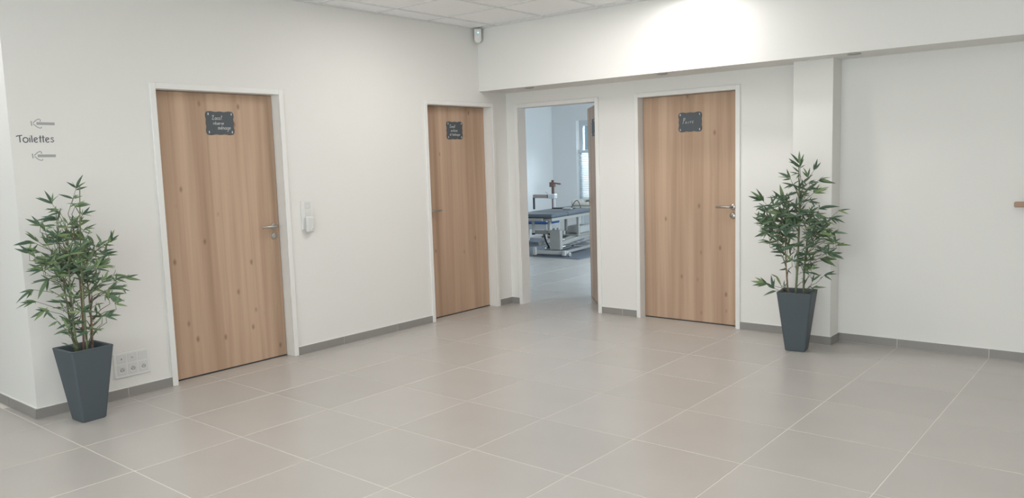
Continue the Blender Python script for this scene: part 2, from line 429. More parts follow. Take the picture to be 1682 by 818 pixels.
t = tag(empty('downlight', (DOWNLIGHT[0], DOWNLIGHT[1], ZC)), 'round downlight in the ceiling close to the bulkhead', 'lamp')
f = MB(); f.lathe([(.098, .0), (.115, -.006), (.122, -.004), (.124, 0)], (0, 0, 0), 'z', 32); f.build('trim_ring', M['trim'], t)
f = MB(); f.lathe([(0, .008), (.1, .008)], (0, 0, 0), 'z', 32); f.build('diffuser', M['diff'], t)
f = MB(); f.box(-.2895, .2895, .125, .2895, .006, .02); f.box(-.2895, .2895, -.2895, -.125, .006, .02); f.box(-.2895, -.125, -.125, .125, .006, .02); f.box(.125, .2895, -.125, .125, .006, .02)
f.build('ceiling_tile', M['ceil'], ceil, loc=(DOWNLIGHT[0], DOWNLIGHT[1], ZC))
l = bpy.data.lights.new('downlight_lamp', 'AREA'); l.shape = 'DISK'; l.size = .19; l.energy = DOWNLIGHT_W; l.color = PANEL_COL
o = bpy.data.objects.new('downlight_lamp', l); COL.objects.link(o); o.parent = t; o.location = (0, 0, .004)

# daylight outside the treatment room's windows
def daylight(x, y, z, sx, sy, w, tilt, turn=0.0, col=DAY_COL):
    l = bpy.data.lights.new('daylight', 'AREA'); l.shape = 'RECTANGLE'; l.size = sx; l.size_y = sy; l.energy = w; l.color = col
    o = bpy.data.objects.new('daylight', l); COL.objects.link(o); o.location = (x, y, z); o.rotation_euler = (math.radians(-90)+tilt, 0, turn)
    return o
daylight(RX1+.8, (W2[0]+W2[1])/2, 1.8, 3.8, 1.7, DAY_W, math.radians(12), -A90)  # lamp outside the added side window, lights the treatment room
daylight((W1[0]+W1[1])/2, RY1+.9, 2.9, 1.4, 1.0, DAY_W*1.0, math.radians(40))

daylight((W3[0]+W3[1])/2, YF-.6, 1.5, 7.0, 2.4, FRONT_W, math.radians(-40), math.pi, FRONT_COL)  # lamp tilted upwards outside the added front, brightens hall and ceiling

# ---------------------------------------------------------------- skirting
SK_H, SK_D = 0.066, 0.010
def skirting(name, label, runs):
    """runs: (axis, fixed, sign towards the room, from, to); tiles break on the 60 cm floor grid"""
    base = MB(); tiles = []; bead = MB()
    for ax, fx, sg, a, b in runs:
        cuts = [a]+[k*G for k in range(-8, 14) if a+.07 < k*G < b-.07]+[b]
        def put(mb, u0, u1, d, z0, z1, c=0.0):
            lo, hi = sorted((fx, fx+sg*d))
            if ax == 'y': mb.box(lo, hi, u0, u1, z0, z1, c)
            else: mb.box(u0, u1, lo, hi, z0, z1, c)
        put(base, a, b, SK_D-.003, 0.0005, SK_H-.001)
        for u0, u1 in zip(cuts[:-1], cuts[1:]):
            t = MB(); put(t, u0+(.002 if u0 > a else 0), u1-(.002 if u1 < b else 0), SK_D, .003, SK_H, .0008); tiles.append(t)
        put(bead, a, b, SK_D-.002, SK_H, SK_H+.005)
    o = tag(base.build(name, M['grout']), label, 'baseboard', kind='structure')
    for t in tiles: t.build('skirting_tile', M['skirt'], o)
    bead.build('sealant_bead', M['trim'], o)
CW = 0.040
skirting('baseboard_left', 'grey stoneware skirting along the left wall between its doors', [('y', XA, 1, YC-SK_D, D1[0]-CW), ('y', XA, 1, D1[1]+CW, D2[0]-CW), ('y', XA, 1, D2[1]+CW, YB-SK_D)])
skirting('baseboard_corridor', 'grey stoneware skirting of the corridor wall at the left edge', [('x', YC, -1, XL, XA)])
skirting('baseboard_back', 'grey stoneware skirting along the back wall between its doors', [('x', YB, -1, XA, D3[0]-CW), ('x', YB, -1, D3[1]+CW, D4[0]-CW), ('x', YB, -1, D4[1]+CW, CX0)])
skirting('baseboard_column', 'grey stoneware skirting wrapped round the white pillar', [('x', CY0, -1, CX0, CX1+SK_D), ('y', CX1, 1, CY0, YB-SK_D)])
skirting('baseboard_right', 'grey stoneware skirting to the right of the pillar', [('x', YB, -1, CX1, XR)])

# ---------------------------------------------------------------- doors (local x to the right, z up, -y towards the room)
def handle_set(parent, x, z, y, sgn, keyed=True, name='handle'):
    """lever handle on a round rose with a key rose below; sgn is the way the lever points"""
    h = empty(name, (x, y, z)); h.parent = parent
    MB().lathe([(0, -.009), (.024, -.009), (.026, -.006), (.026, 0)], (0, 0, 0), 'y').build('rose', M['steel'], h)
    pts = [(0, -.008, 0), (0, -.040, 0), (sgn*.004, -.048, 0), (sgn*.014, -.052, 0), (sgn*.125, -.052, 0), (sgn*.130, -.050, 0)]
    MB().tube(pts, [.0095, .0095, .0095, .0095, .0095, .007], 10).build('lever', M['steel'], h)
    if keyed:
        k = MB().lathe([(0, -.008), (.024, -.008), (.026, -.005), (.026, 0)], (0, 0, -.076), 'y')
        k.box(-.004, .004, -.012, -.008, -.09, -.062, .001); k.build('key_rose', M['steel'], h)
    return h
def door(n, loc, rotz, w, h, depth, label, handle_at, sgn, open_deg=0.0, wall_t=.12):
    d = tag(empty('door_%d' % n, loc, rotz), label, 'door', kind='structure')
    PR = -.015
    for x0, x1 in ((-CW, 0), (w, w+CW)): bx(x0, x1, PR, .002, 0, h+CW, c=.003).build('casing', M['trim'], d)
    bx(0, w, PR, .002, h, h+CW, c=.003).build('casing', M['trim'], d)
    back = wall_t
    for x0, x1 in ((-SLACK+.001, 0), (w, w+SLACK-.001)): bx(x0, x1, .002, back, 0, h).build('jamb', M['trim'], d)
    bx(-SLACK+.001, w+SLACK-.001, .002, back, h, h+SLACK-.001).build('jamb', M['trim'], d)
    lw = w-.008
    if open_deg:
        lf = bx(-lw, 0, 0, .04, .008, h-.004, c=.0015).build('leaf', M['oak'], d, loc=(w-.004, depth, 0), rotz=-math.radians(open_deg)); hx = -lw
    else:
        lf = bx(0, lw, 0, .04, .009, h-.003, c=.0015).build('leaf', M['oak'], d, loc=(.004, depth, 0)); hx = 0
        bx(.004, w-.004, depth-.002, depth+.03, 0, .007).build('gap_shade', M['dark'], d)  # dark strip painting the shade in the gap under the leaf
    handle_set(lf, hx+handle_at, 1.036, 0, sgn)
    for z in (.25, 1.02, 1.78):      # hinge knuckles on the far side of the leaf
        x = (0.002 if open_deg else (lw-.002 if handle_at < lw/2 else .002))
        MB().cyl((x, .044, z-.04), (x, .044, z+.04), .006, 8).build('hinge', M['steel'], lf)
    return d, lf
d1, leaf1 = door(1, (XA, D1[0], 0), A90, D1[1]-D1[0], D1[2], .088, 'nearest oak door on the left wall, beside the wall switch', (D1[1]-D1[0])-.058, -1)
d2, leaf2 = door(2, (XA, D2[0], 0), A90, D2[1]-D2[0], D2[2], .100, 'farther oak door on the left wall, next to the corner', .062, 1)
d3, leaf3 = door(3, (D3[0], YB, 0), 0, D3[1]-D3[0], D3[2], .075, 'open oak door swung into the treatment room', .06, 1, 49.0)
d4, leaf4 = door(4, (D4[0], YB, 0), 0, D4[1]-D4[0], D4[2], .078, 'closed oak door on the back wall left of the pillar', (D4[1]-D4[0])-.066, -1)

# ---------------------------------------------------------------- lettering
def arc(cx, cy, rx, ry, a0, a1, n=9):
    return [(cx+rx*math.cos(math.radians(a0+(a1-a0)*i/n)), cy+ry*math.sin(math.radians(a0+(a1-a0)*i/n))) for i in range(n+1)]
GL = {  # handwriting: glyph -> (advance, strokes), x-height 1
    'L': (1.35, [[(.05, 1.45), (.15, 1.75), (.5, 1.7), (.85, 2.1), (.62, 1.2), (.45, .45), (.1, .12), (.02, .3), (.3, .2), (.75, .02), (1.2, .15)]]),
    'o': (.85, [arc(.38, .5, .34, .48, 90, 450, 12)]),
    'c': (.75, [arc(.42, .5, .36, .48, 50, 310)]),
    'a': (.95, [arc(.38, .5, .34, .48, 60, 400, 12), [(.72, .95), (.72, .15), (.92, 0)]]),
    'l': (.55, [[(.1, .3), (.35, 1.5), (.28, 1.95), (.12, 1.6), (.15, .2), (.4, 0)]]),
    'r': (.7, [[(.1, 0), (.14, 1.0)], [(.14, .7), (.35, .98), (.62, .9)]]),
    'e': (.78, [[(.08, .5), (.68, .58)]+arc(.38, .52, .31, .46, 12, 310)]),
    'é': (.78, [[(.08, .5), (.68, .58)]+arc(.38, .52, .31, .46, 12, 310), [(.35, 1.25), (.62, 1.6)]]),
    's': (.7, [[(.6, .9), (.3, 1.0), (.12, .75), (.5, .45), (.58, .15), (.25, 0), (.05, .12)]]),
    'v': (.78, [[(.05, 1.0), (.34, 0), (.68, 1.0)]]),
    'm': (1.25, [[(.1, 0), (.12, 1.0)], [(.12, .75), (.38, 1.0), (.55, .8), (.56, 0)], [(.56, .75), (.85, 1.0), (1.02, .8), (1.06, 0)]]),
    'n': (.9, [[(.1, 0), (.12, 1.0)], [(.12, .75), (.45, 1.0), (.65, .8), (.7, 0)]]),
    'g': (.9, [arc(.38, .5, .33, .46, 60, 400, 12), [(.7, .95), (.7, -.5), (.45, -.85), (.1, -.65)]]),
    'h': (.9, [[(.1, 0), (.22, 1.95)], [(.14, .7), (.42, 1.0), (.64, .8), (.7, 0)]]),
    'i': (.45, [[(.15, 1.0), (.17, .15), (.38, 0)], [(.15, 1.4), (.2, 1.5)]]),
    't': (.65, [[(.3, 1.75), (.26, .2), (.5, 0)], [(.0, 1.15), (.6, 1.2)]]),
    'q': (.95, [arc(.38, .5, .33, .46, 60, 400, 12), [(.72, .95), (.7, -.85), (.9, -.6)]]),
    'u': (.9, [[(.1, 1.0), (.12, .2), (.38, 0), (.66, .3)], [(.68, 1.0), (.7, 0)]]),
    ' ': (.8, []),
    'P': (1.05, [[(.15, -.45), (.32, 1.75)], [(.1, 1.5), (.5, 1.95), (.95, 1.75), (.85, 1.2), (.3, .85)]]),
    'R': (.9, [[(.1, 0), (.35, 1.0)], [(.35, 1.0), (.62, .75), (.3, .45), (.72, 0)]]),
    'I': (.5, [[(.2, 0), (.26, .95)]]),
    'V': (1.0, [[(.1, 1.05), (.38, .12), (.85, 1.1)]]),
    'E': (.8, [[(.75, 1.15), (.3, 1.1), (.2, .2), (.75, .15)], [(.25, .65), (.6, .7)]]),
}
def ribbon(mb, pts, w, y, t=.0008):
    """flat stroke of width w along pts (x, z), t thick, lying on the plane y"""
    P = [Vector((p[0], p[1])) for p in pts]; n = len(P); L = []; Rr = []
    for i, p in enumerate(P):
        d = (P[min(i+1, n-1)]-P[max(i-1, 0)]); d = d.normalized() if d.length > 1e-9 else Vector((1, 0)); k = Vector((-d.y, d.x))*w/2
        L.append(p+k); Rr.append(p-k)
    v = []; f = []
    for i in range(n): v += [(L[i].x, y-t, L[i].y), (Rr[i].x, y-t, Rr[i].y), (L[i].x, y, L[i].y), (Rr[i].x, y, Rr[i].y)]
    for i in range(n-1):
        a, b = i*4, i*4+4
        f += [(a, a+1, b+1, b), (a, b, b+2, a+2), (a+1, a+3, b+3, b+1)]
    f += [(0, 2, 3, 1), ((n-1)*4, (n-1)*4+1, (n-1)*4+3, (n-1)*4+2)]
    mb._add(v, f)
def write(mb, text, x, z, xh, w, y, squeeze=1.0, slant=.12):
    for ch in text:
        adv, st = GL[ch]
        for s in st: ribbon(mb, [(x+(px+pz*slant)*xh*squeeze, z+pz*xh) for px, pz in s], w, y)
        x += (adv+.12)*xh*squeeze
def width(text, xh, squeeze=1.0): return sum((GL[c][0]+.12)*xh*squeeze for c in text)

# ---------------------------------------------------------------- slate signs on the doors
def slate_outline(w, h):
    pts = []; r = .022
    def side(p, q, nrm):
        for i in range(1, 14):
            t = i/14; s = .0022*math.sin(t*math.pi*5) - .0022*math.sin(t*math.pi)
            pts.append((p[0]+(q[0]-p[0])*t+nrm[0]*s, p[1]+(q[1]-p[1])*t+nrm[1]*s))
    cs = [(w/2-r, h/2-r, 0), (-w/2+r, h/2-r, 90), (-w/2+r, -h/2+r, 180), (w/2-r, -h/2+r, 270)]
    for k, (cx, cz, a) in enumerate(cs):
        pts += arc(cx, cz, r, r, a+4, a+86, 5)
        nx = cs[(k+1) % 4]; a2 = math.radians(a+90)
        side((cx+r*math.cos(a2), cz+r*math.sin(a2)), (nx[0]+r*math.cos(a2), nx[1]+r*math.sin(a2)), (math.cos(a2), math.sin(a2)))
    return pts
def slate(loc, rotz, label, lines, xh=.017, sq=1.0, pen=.0031):
    t = tag(empty('slate_sign', loc, rotz), label, 'sign', 'slate signs on the doors')
    w, h = .222, .168
    MB().prism(slate_outline(w, h), -.006, -.0005, .0015).build('slate_board', M['slate'], t)
    for sx, sz in ((-1, 1), (1, 1), (-1, -1), (1, -1)):
        c = (sx*(w/2-.019), -.006, sz*(h/2-.019))
        MB().prism([(c[0]+.0042*math.cos(a*.5236), c[2]+.0095*math.sin(a*.5236)) for a in range(12)], -.009, -.006, .001).build('corner_clip', M['chalk'], t)
    if lines:
        mb = MB()
        for tx, x, z, k in lines: write(mb, tx, x, z, xh*k, pen, -.0061, sq)
        mb.build('handwriting', M['chalk'], t)
    return t
slate((XA-.088, 1.457, 1.823), A90, 'black slate sign on the nearest left wall door, three handwritten lines', [('Local', -.066, .024, 1.0), ('réserve', -.058, -.012, .86), ('ménage', -.022, -.046, 1.0)], .0165)
slate((XA-.100, 3.945, 1.793), A90, 'black slate sign on the corner door, lines of smaller handwriting', [('Local', -.072, .026, 1.0), ('archives', -.055, -.012, .86), ('et technique', -.072, -.050, .86)], .0155)
slate((D4[0]+.471, YB+.078, 1.772), 0, 'black slate sign reading PRIVE on the back wall door', [('P', -.069, -.004, 1.19), ('R', -.045, -.012, 1.0), ('I', -.022, -.012, 1.0), ('V', -.0045, -.011, 1.0), ('E', .0185, -.012, 1.0)], .018, 1.0, .0029)
# the one on the open leaf hangs on that leaf's swung face
ang = -math.radians(49.0)
hin = Vector((D3[1]-.004, YB+.075, 0)); along = Vector((-math.cos(ang), -math.sin(ang), 0)); outn = Vector((math.sin(ang), -math.cos(ang), 0))
p = hin+along*.43
slate((p.x, p.y, 1.79), ang, 'slate sign on the open door leaf, seen nearly edge-on', None)

# ---------------------------------------------------------------- wall lettering and arrows near the corner
def deco():
    w = .0062; mb = MB()
    H = .040; x = 0.0
    def rb(pts, ww=w): ribbon(mb, pts, ww, 0)
    rb([(.000, H*.86), (.010, H*.98), (.022, H*1.0), (.034, H*1.06)], .0055); rb([(.019, H), (.020, 0)])              # T
    rb(arc(.050, H*.36, .0135, H*.36, 0, 360, 16))                                                                      # o
    rb([(.073, 0), (.073, H*.72)]); rb([(.073, H*.92), (.073, H*.99)], .005)                                           # i
    rb([(.086, 0), (.084, H*1.05)])                                                                                     # l
    def e(x): rb([(x+.002, H*.28), (x+.019, H*.52)]+arc(x+.011, H*.36, .0105, H*.34, 40, 200, 8)+arc(x+.011, H*.36, .0105, H*.36, 200, 320, 6), .0055)
    e(.096)
    rb([(.132, H*1.02), (.130, H*.1), (.134, 0)]); rb([(.122, H*.70), (.138, H*.72)], .0042)
    rb([(.148, H*1.02), (.147, H*.1), (.151, 0)]); rb([(.140, H*.72), (.156, H*.74)], .0042)
    e(.160)
    rb([(.207, H*.66), (.196, H*.72), (.190, H*.56), (.200, H*.40), (.207, H*.22), (.200, H*.04), (.188, H*.10)], .0055)
    return mb
o = deco().build('wall_lettering', M['letter'], None, (XA, .078, 1.684), A90)
tag(o, 'dark grey wall lettering reading Toilettes, between the two arrows', 'lettering')
def arrow(z, y, label):
    t = tag(empty('wall_arrow', (XA, y, z), A90), label, 'arrow', 'arrows pointing to the toilets')
    mb = MB(); ribbon(mb, [(.030, 0), (.132, -.001)], .0165, 0); mb.build('shaft', M['arrow'], t)
    mb = MB()
    ribbon(mb, [(.012, .003), (.030, .020), (.046, .027), (.053, .022), (.052, .012)], .0055, 0, .0010)
    ribbon(mb, [(.012, -.003), (.032, -.021), (.048, -.028), (.056, -.025), (.056, -.019)], .0055, 0, .0010)
    mb.build('arrowhead', M['arrow'], t)
    mb = MB(); ribbon(mb, [(.002, .014), (.003, -.015)], .0065, 0); mb.build('tip_bar', M['arrow'], t)
arrow(1.797, .166, 'grey left-pointing arrow on the wall above the toilet lettering')
arrow(1.603, .156, 'grey left-pointing arrow on the wall below the toilet lettering')

# ---------------------------------------------------------------- switch plate, plug-in device, sockets, detector, spots, handrail
t = tag(empty('switch_plate', (XA, 2.093, 1.105), A90), 'tall white triple switch and socket plate right of the nearest door', 'switch')
bx(-.043, .072, -.010, 0, -.112, .118, c=.003).build('cover_plate', M['white'], t)
for zc in (.078, .004): bx(-.010, .042, -.013, -.010, zc-.026, zc+.026, c=.0015).build('rocker', M['white2'], t)
MB().lathe([(0, -.0125), (.006, -.0125), (.0075, -.0105)], (.016, -.0025, .066), 'y', 14).build('indicator', M['white'], t)
MB().lathe([(.019, -.0102), (.021, -.0115), (.022, -.0102)], (0, 0, -.07), 'y', 20).build('socket_ring', M['white2'], t)
t = tag(empty('plug_in_device', (XA+.0115, 2.104, 1.035), A90), 'small white box plugged in at the foot of the switch plate', 'device')
bx(-.031, .037, -.034, 0, -.066, .062, c=.010).build('housing', M['white2'], t)
MB().lathe([(0, -.004), (.009, -.004), (.0115, -.001), (.0115, .001)], (.014, -.034, -.035), 'y', 18).build('button_ring', M['white'], t)
MB().lathe([(0, -.0055), (.003, -.0055), (.0035, -.004)], (.014, -.034, -.035), 'y', 12).build('button', M['grey'], t)

t = tag(empty('socket_panel', (XA, .640, .222), A90), 'wide white wall panel of three power sockets and two data sockets', 'socket')
bx(-.120, .120, -.010, 0, -.083, .083, c=.003).build('cover_plate', M['white'], t)
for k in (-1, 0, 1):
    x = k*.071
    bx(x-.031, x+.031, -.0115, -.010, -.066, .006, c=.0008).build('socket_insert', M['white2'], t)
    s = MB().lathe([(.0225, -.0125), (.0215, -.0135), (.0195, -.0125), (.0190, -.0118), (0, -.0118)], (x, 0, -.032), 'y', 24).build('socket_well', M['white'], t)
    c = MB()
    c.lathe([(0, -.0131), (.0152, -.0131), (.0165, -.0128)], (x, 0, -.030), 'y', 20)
    c.build('socket_shade_disc', M['mid'], s)  # duller disc, the shade inside the socket put into its colour
    pn = MB()
    for dx in (-.0095, .0095): pn.lathe([(0, -.0134), (.0027, -.0134), (.0027, -.013)], (x+dx, 0, -.033), 'y', 10)
    pn.build('pin_hole', M['dark'], s)
    MB().lathe([(0, -.0205), (.0022, -.0200), (.0024, -.013)], (x, 0, -.021), 'y', 10).build('earth_pin', M['steel'], s)
    bx(x-.031, x+.031, -.0115, -.010, .016, .072, c=.0008).build('blank_insert' if k == 1 else 'data_insert', M['white2'], t)
    if k < 1:
        bx(x-.010, x+.010, -.0130, -.0115, .034, .056, c=.0006).build('data_port_frame', M['white'], t)
        bx(x-.006, x+.006, -.0136, -.0130, .038, .050).build('data_port', M['grey'], t)

t = tag(empty('motion_detector', (-.712, YBK-.043, 2.690), math.radians(45)), 'small white motion detector with blue light in the ceiling corner', 'detector')
pf = [(-.034, .066), (-.034, -.040), (-.026, -.056), (-.012, -.064), (.012, -.064), (.026, -.056), (.034, -.040), (.034, .066)]
MB().prism(pf, -.045, 0, .004).build('housing', M['white'], t)
MB().prism([(-.024, .010), (-.024, -.036), (-.014, -.050), (.014, -.050), (.024, -.036), (.024, .010)], -.050, -.044, .002).build('lens', M['white'], t)
bx(-.040, .040, -.050, .0, .0665, .070).build('top_bracket', M['grey'], t)
MB().lathe([(0, -.004), (.005, -.003), (.006, 0)], (.002, -.0445, .030), 'y', 12).build('indicator', M['led'], t)

for k, x in enumerate((-.185, 1.225, 2.755)):
    nm = ('first', 'second', 'third')[k]
    t = tag(empty('recessed_spot', (x, YBK+.066, ZBK)), ['small grey round spot under the bulkhead above the open doorway', 'small grey round spot under the bulkhead above the closed back door', 'small grey round spot under the bulkhead right of the pillar'][k], 'spotlight', 'round spots under the bulkhead')
    MB().lathe([(.030, -.002), (.036, -.009), (.043, -.010), (.045, -.006), (.045, 0)], (0, 0, 0), 'z', 28).build('trim_ring', M['grey'], t)
    MB().lathe([(0, -.003), (.030, -.003)], (0, 0, 0), 'z', 24).build('lens', M['white2'], t)

t = tag(empty('handrail', (3.725, YB, 1.088)), 'end of a wooden handrail on brackets at the right edge', 'handrail')
bx(0, 3.6, -.078, -.042, -.019, .019, c=.006).build('rail', M['rail'], t)
for x in (.12, 1.2, 2.3, 3.4):
    b = MB(); b.tube([(x, 0, -.045), (x, -.045, -.045), (x, -.06, -.035), (x, -.06, -.019)], .007, 8); b.lathe([(0, -.006), (.025, -.006), (.028, 0)], (x, 0, -.045), 'y', 18); b.build('bracket', M['white2'], t)

# ---------------------------------------------------------------- potted bamboos
# twigs in a plant's own metres: sideways s, height z; each: stem start, stem tip, leaf tips.  Depth is drawn per twig.
def leaf_mesh(k):
    bend = (.10, .16, .04)[k]; n = 6; v = []; f = []
    for i in range(n+1):
        t = i/n; w = .098*(math.sin(math.pi*min(1, t*1.02)**.72)**.9 if 0 < t < 1 else 0)
        z = -bend*t*t*1.2+bend*.5*t
        if i in (0, n): v.append((0, t, z))
        else: v += [(-w, t, z+.35*w), (0, t, z), (w, t, z+.35*w)]
    def ring(i): return None if i in (0, n) else 1+(i-1)*3
    last = len(v)-1; a = ring(1); f += [(0, a+1, a), (0, a+2, a+1)]
    for i in range(1, n-1):
        a, b = ring(i), ring(i+1); f += [(a, a+1, b+1, b), (a+1, a+2, b+2, b+1)]
    a = ring(n-1); f += [(a, a+1, last), (a+1, a+2, last)]
    me = bpy.data.meshes.new('leaf'); me.from_pydata(v, [], f); me.materials.append(M['leaf'])
    me.polygons.foreach_set('use_smooth', [True]*len(f)); return me
LEAF = [leaf_mesh(k) for k in range(3)]
def bamboo(loc, rot_pot, label, look, canes, twigs, extra, back, seed, leaf_scale):
    rr = random.Random(seed)
    t = tag(empty('potted_bamboo', loc), label, 'plant', 'potted bamboos')
    # square tapering planter with a hollow rim
    H = .45; prof = [(.068, 0), (.073, .006), (.125, H-.012), (.127, H-.003), (.124, H), (.112, H), (.109, H-.004), (.104, H-.06)]
    v = []; f = []; n = 4; K = 6
    for hw, z in prof:
        rc = .014 if hw > .06 else .01
        for cx, cy, a in ((1, 1, 0), (-1, 1, 90), (-1, -1, 180), (1, -1, 270)):
            for q in range(K):
                w = math.radians(a+90*q/(K-1)); v.append((cx*(hw-rc)+rc*math.cos(w), cy*(hw-rc)+rc*math.sin(w), z))
    N = 4*K
    for i in range(len(prof)-1):
        for k in range(N): f.append((i*N+k, i*N+(k+1) % N, (i+1)*N+(k+1) % N, (i+1)*N+k))
    f.append(list(range(N))[::-1])
    mb = MB(); mb._add(v, f); pot = mb.build('planter', M['pot'], t, rotz=rot_pot)
    s = MB(); g = 7; sv = []; sf = []
    for a in range(g+1):
        for b in range(g+1):
            e = a in (0, g) or b in (0, g)
            sv.append((-.105+.21*a/g, -.105+.21*b/g, H-.055+(0 if e else rr.uniform(-.006, .012))))
    for a in range(g):
        for b in range(g): sf.append((a*(g+1)+b, (a+1)*(g+1)+b, (a+1)*(g+1)+b+1, a*(g+1)+b+1))
    s._add(sv, sf, True); s.build('soil', M['soil'], pot)
    S = Vector((look.y, -look.x, 0)).normalized(); D = Vector((look.x, look.y, 0)).normalized()     # sideways to the right, and away from the room
    def W(s_, z, d): return S*s_+D*d+Vector((0, 0, z))
    cp = []
    for k, (s0, s1, z1, d0, d1, r0, m) in enumerate(canes):
        pts = []; rs = []; nn = 12
        for i in range(nn+1):
            q = i/nn; z = H-.06+(z1-H+.06)*q; bow = math.sin(q*math.pi)*.012*(1 if k % 2 else -1)
            pts.append(W(s0+(s1-s0)*q+bow, z, d0+(d1-d0)*q)); rs.append(r0*(1-.62*q)*(1.22 if i % 3 == 0 and i else 1))
        MB().tube(pts, rs, 8).build('cane', M[m], t); cp.append(pts)
    top = max(c[-1].z for c in cp)
    def cane_at(z, pref):
        best = None
        for pts in cp:
            for p_ in pts:
                if p_.z <= z+.001:
                    dd = (p_-pref).length
                    if best is None or dd < best[0]: best = (dd, p_)
        return best[1] if best else cp[0][0]
    leaves = []; allt = [(a, b, c, d) for a, b, c, d in twigs]
    for s0, z0, tips_k, w_ in [(a+rr.uniform(-.03, .03), b+rr.uniform(-.03, .03), c, d) for a, b, c, d in extra]+extra:        # bushy fill about a point: tips drawn round it
        tips = []
        for _ in range(tips_k):
            a = rr.uniform(-.5, math.pi+.5); L = rr.uniform(.055, .095); tips.append((s0+L*math.cos(a)*1.0, z0+L*math.sin(a)*.8-.01))
        allt.append(((s0+rr.uniform(-.01, .01), z0-.05), (s0, z0), tips, w_))
    for (s0, z0), (s1, z1), tips, dw in allt:
        d = dw if dw is not None else max(-.17, min(back, rr.gauss(-.02, .075)))
        b = W(s0, z0, d*.8); tip = W(s1, z1, d)
        root = cane_at(z0-.05, b) if z0 > H+.06 else W(s0*.2, H-.05, d*.3)
        mid = root.lerp(b, .55)+Vector((0, 0, .012))
        tw = MB().tube([root, mid, b, tip], [.0028, .0024, .0020, .0011], 5, smooth=True).build('twig', M['twig'], t)
        for (ls, lz) in tips:
            q = rr.uniform(0, .35); base = tip.lerp(b, q if (tip-b).length < .12 else q*.4)
            flat = W(ls, lz, 0)-W(s1, z1, 0)
            L0 = flat.length; lt = tip+flat+D*rr.uniform(-.55, .45)*L0
            vec = lt-base; L = min(vec.length*leaf_scale, .15)
            if D.dot(tip+vec) > back: vec -= D*(D.dot(tip+vec)-back)
            leaves.append((tw, base, vec.normalized(), L))
    big = sorted(leaves, key=lambda q: -q[3])[:298]; rest = [q for q in leaves if not any(q is w for w in big)]
    def frame(base, dirv, L):
        y = dirv; up = Vector((0, 0, 1))*rr.uniform(.2, 1)-D*rr.uniform(.3, 1.2)+S*rr.uniform(-.5, .5)
        x = y.cross(up); x = x.normalized() if x.length > 1e-4 else y.orthogonal().normalized(); z = x.cross(y)
        return Matrix(((x.x*L, y.x*L, z.x*L, base.x), (x.y*L, y.y*L, z.y*L, base.y), (x.z*L, y.z*L, z.z*L, base.z), (0, 0, 0, 1)))
    for tw, base, dv, L in big:
        o = bpy.data.objects.new('leaf', rr.choice(LEAF)); COL.objects.link(o); o.parent = tw; o.matrix_basis = frame(base, dv, L)
    if rest:
        mb = MB()
        for tw, base, dv, L in rest:
            me = rr.choice(LEAF); mx = frame(base, dv, L)
            mb._add([mx @ v_.co for v_ in me.vertices], [tuple(pp.vertices) for pp in me.polygons], True)
        tag(mb.build('small_leaves', M['leaf'], t), kind='stuff')
    return t
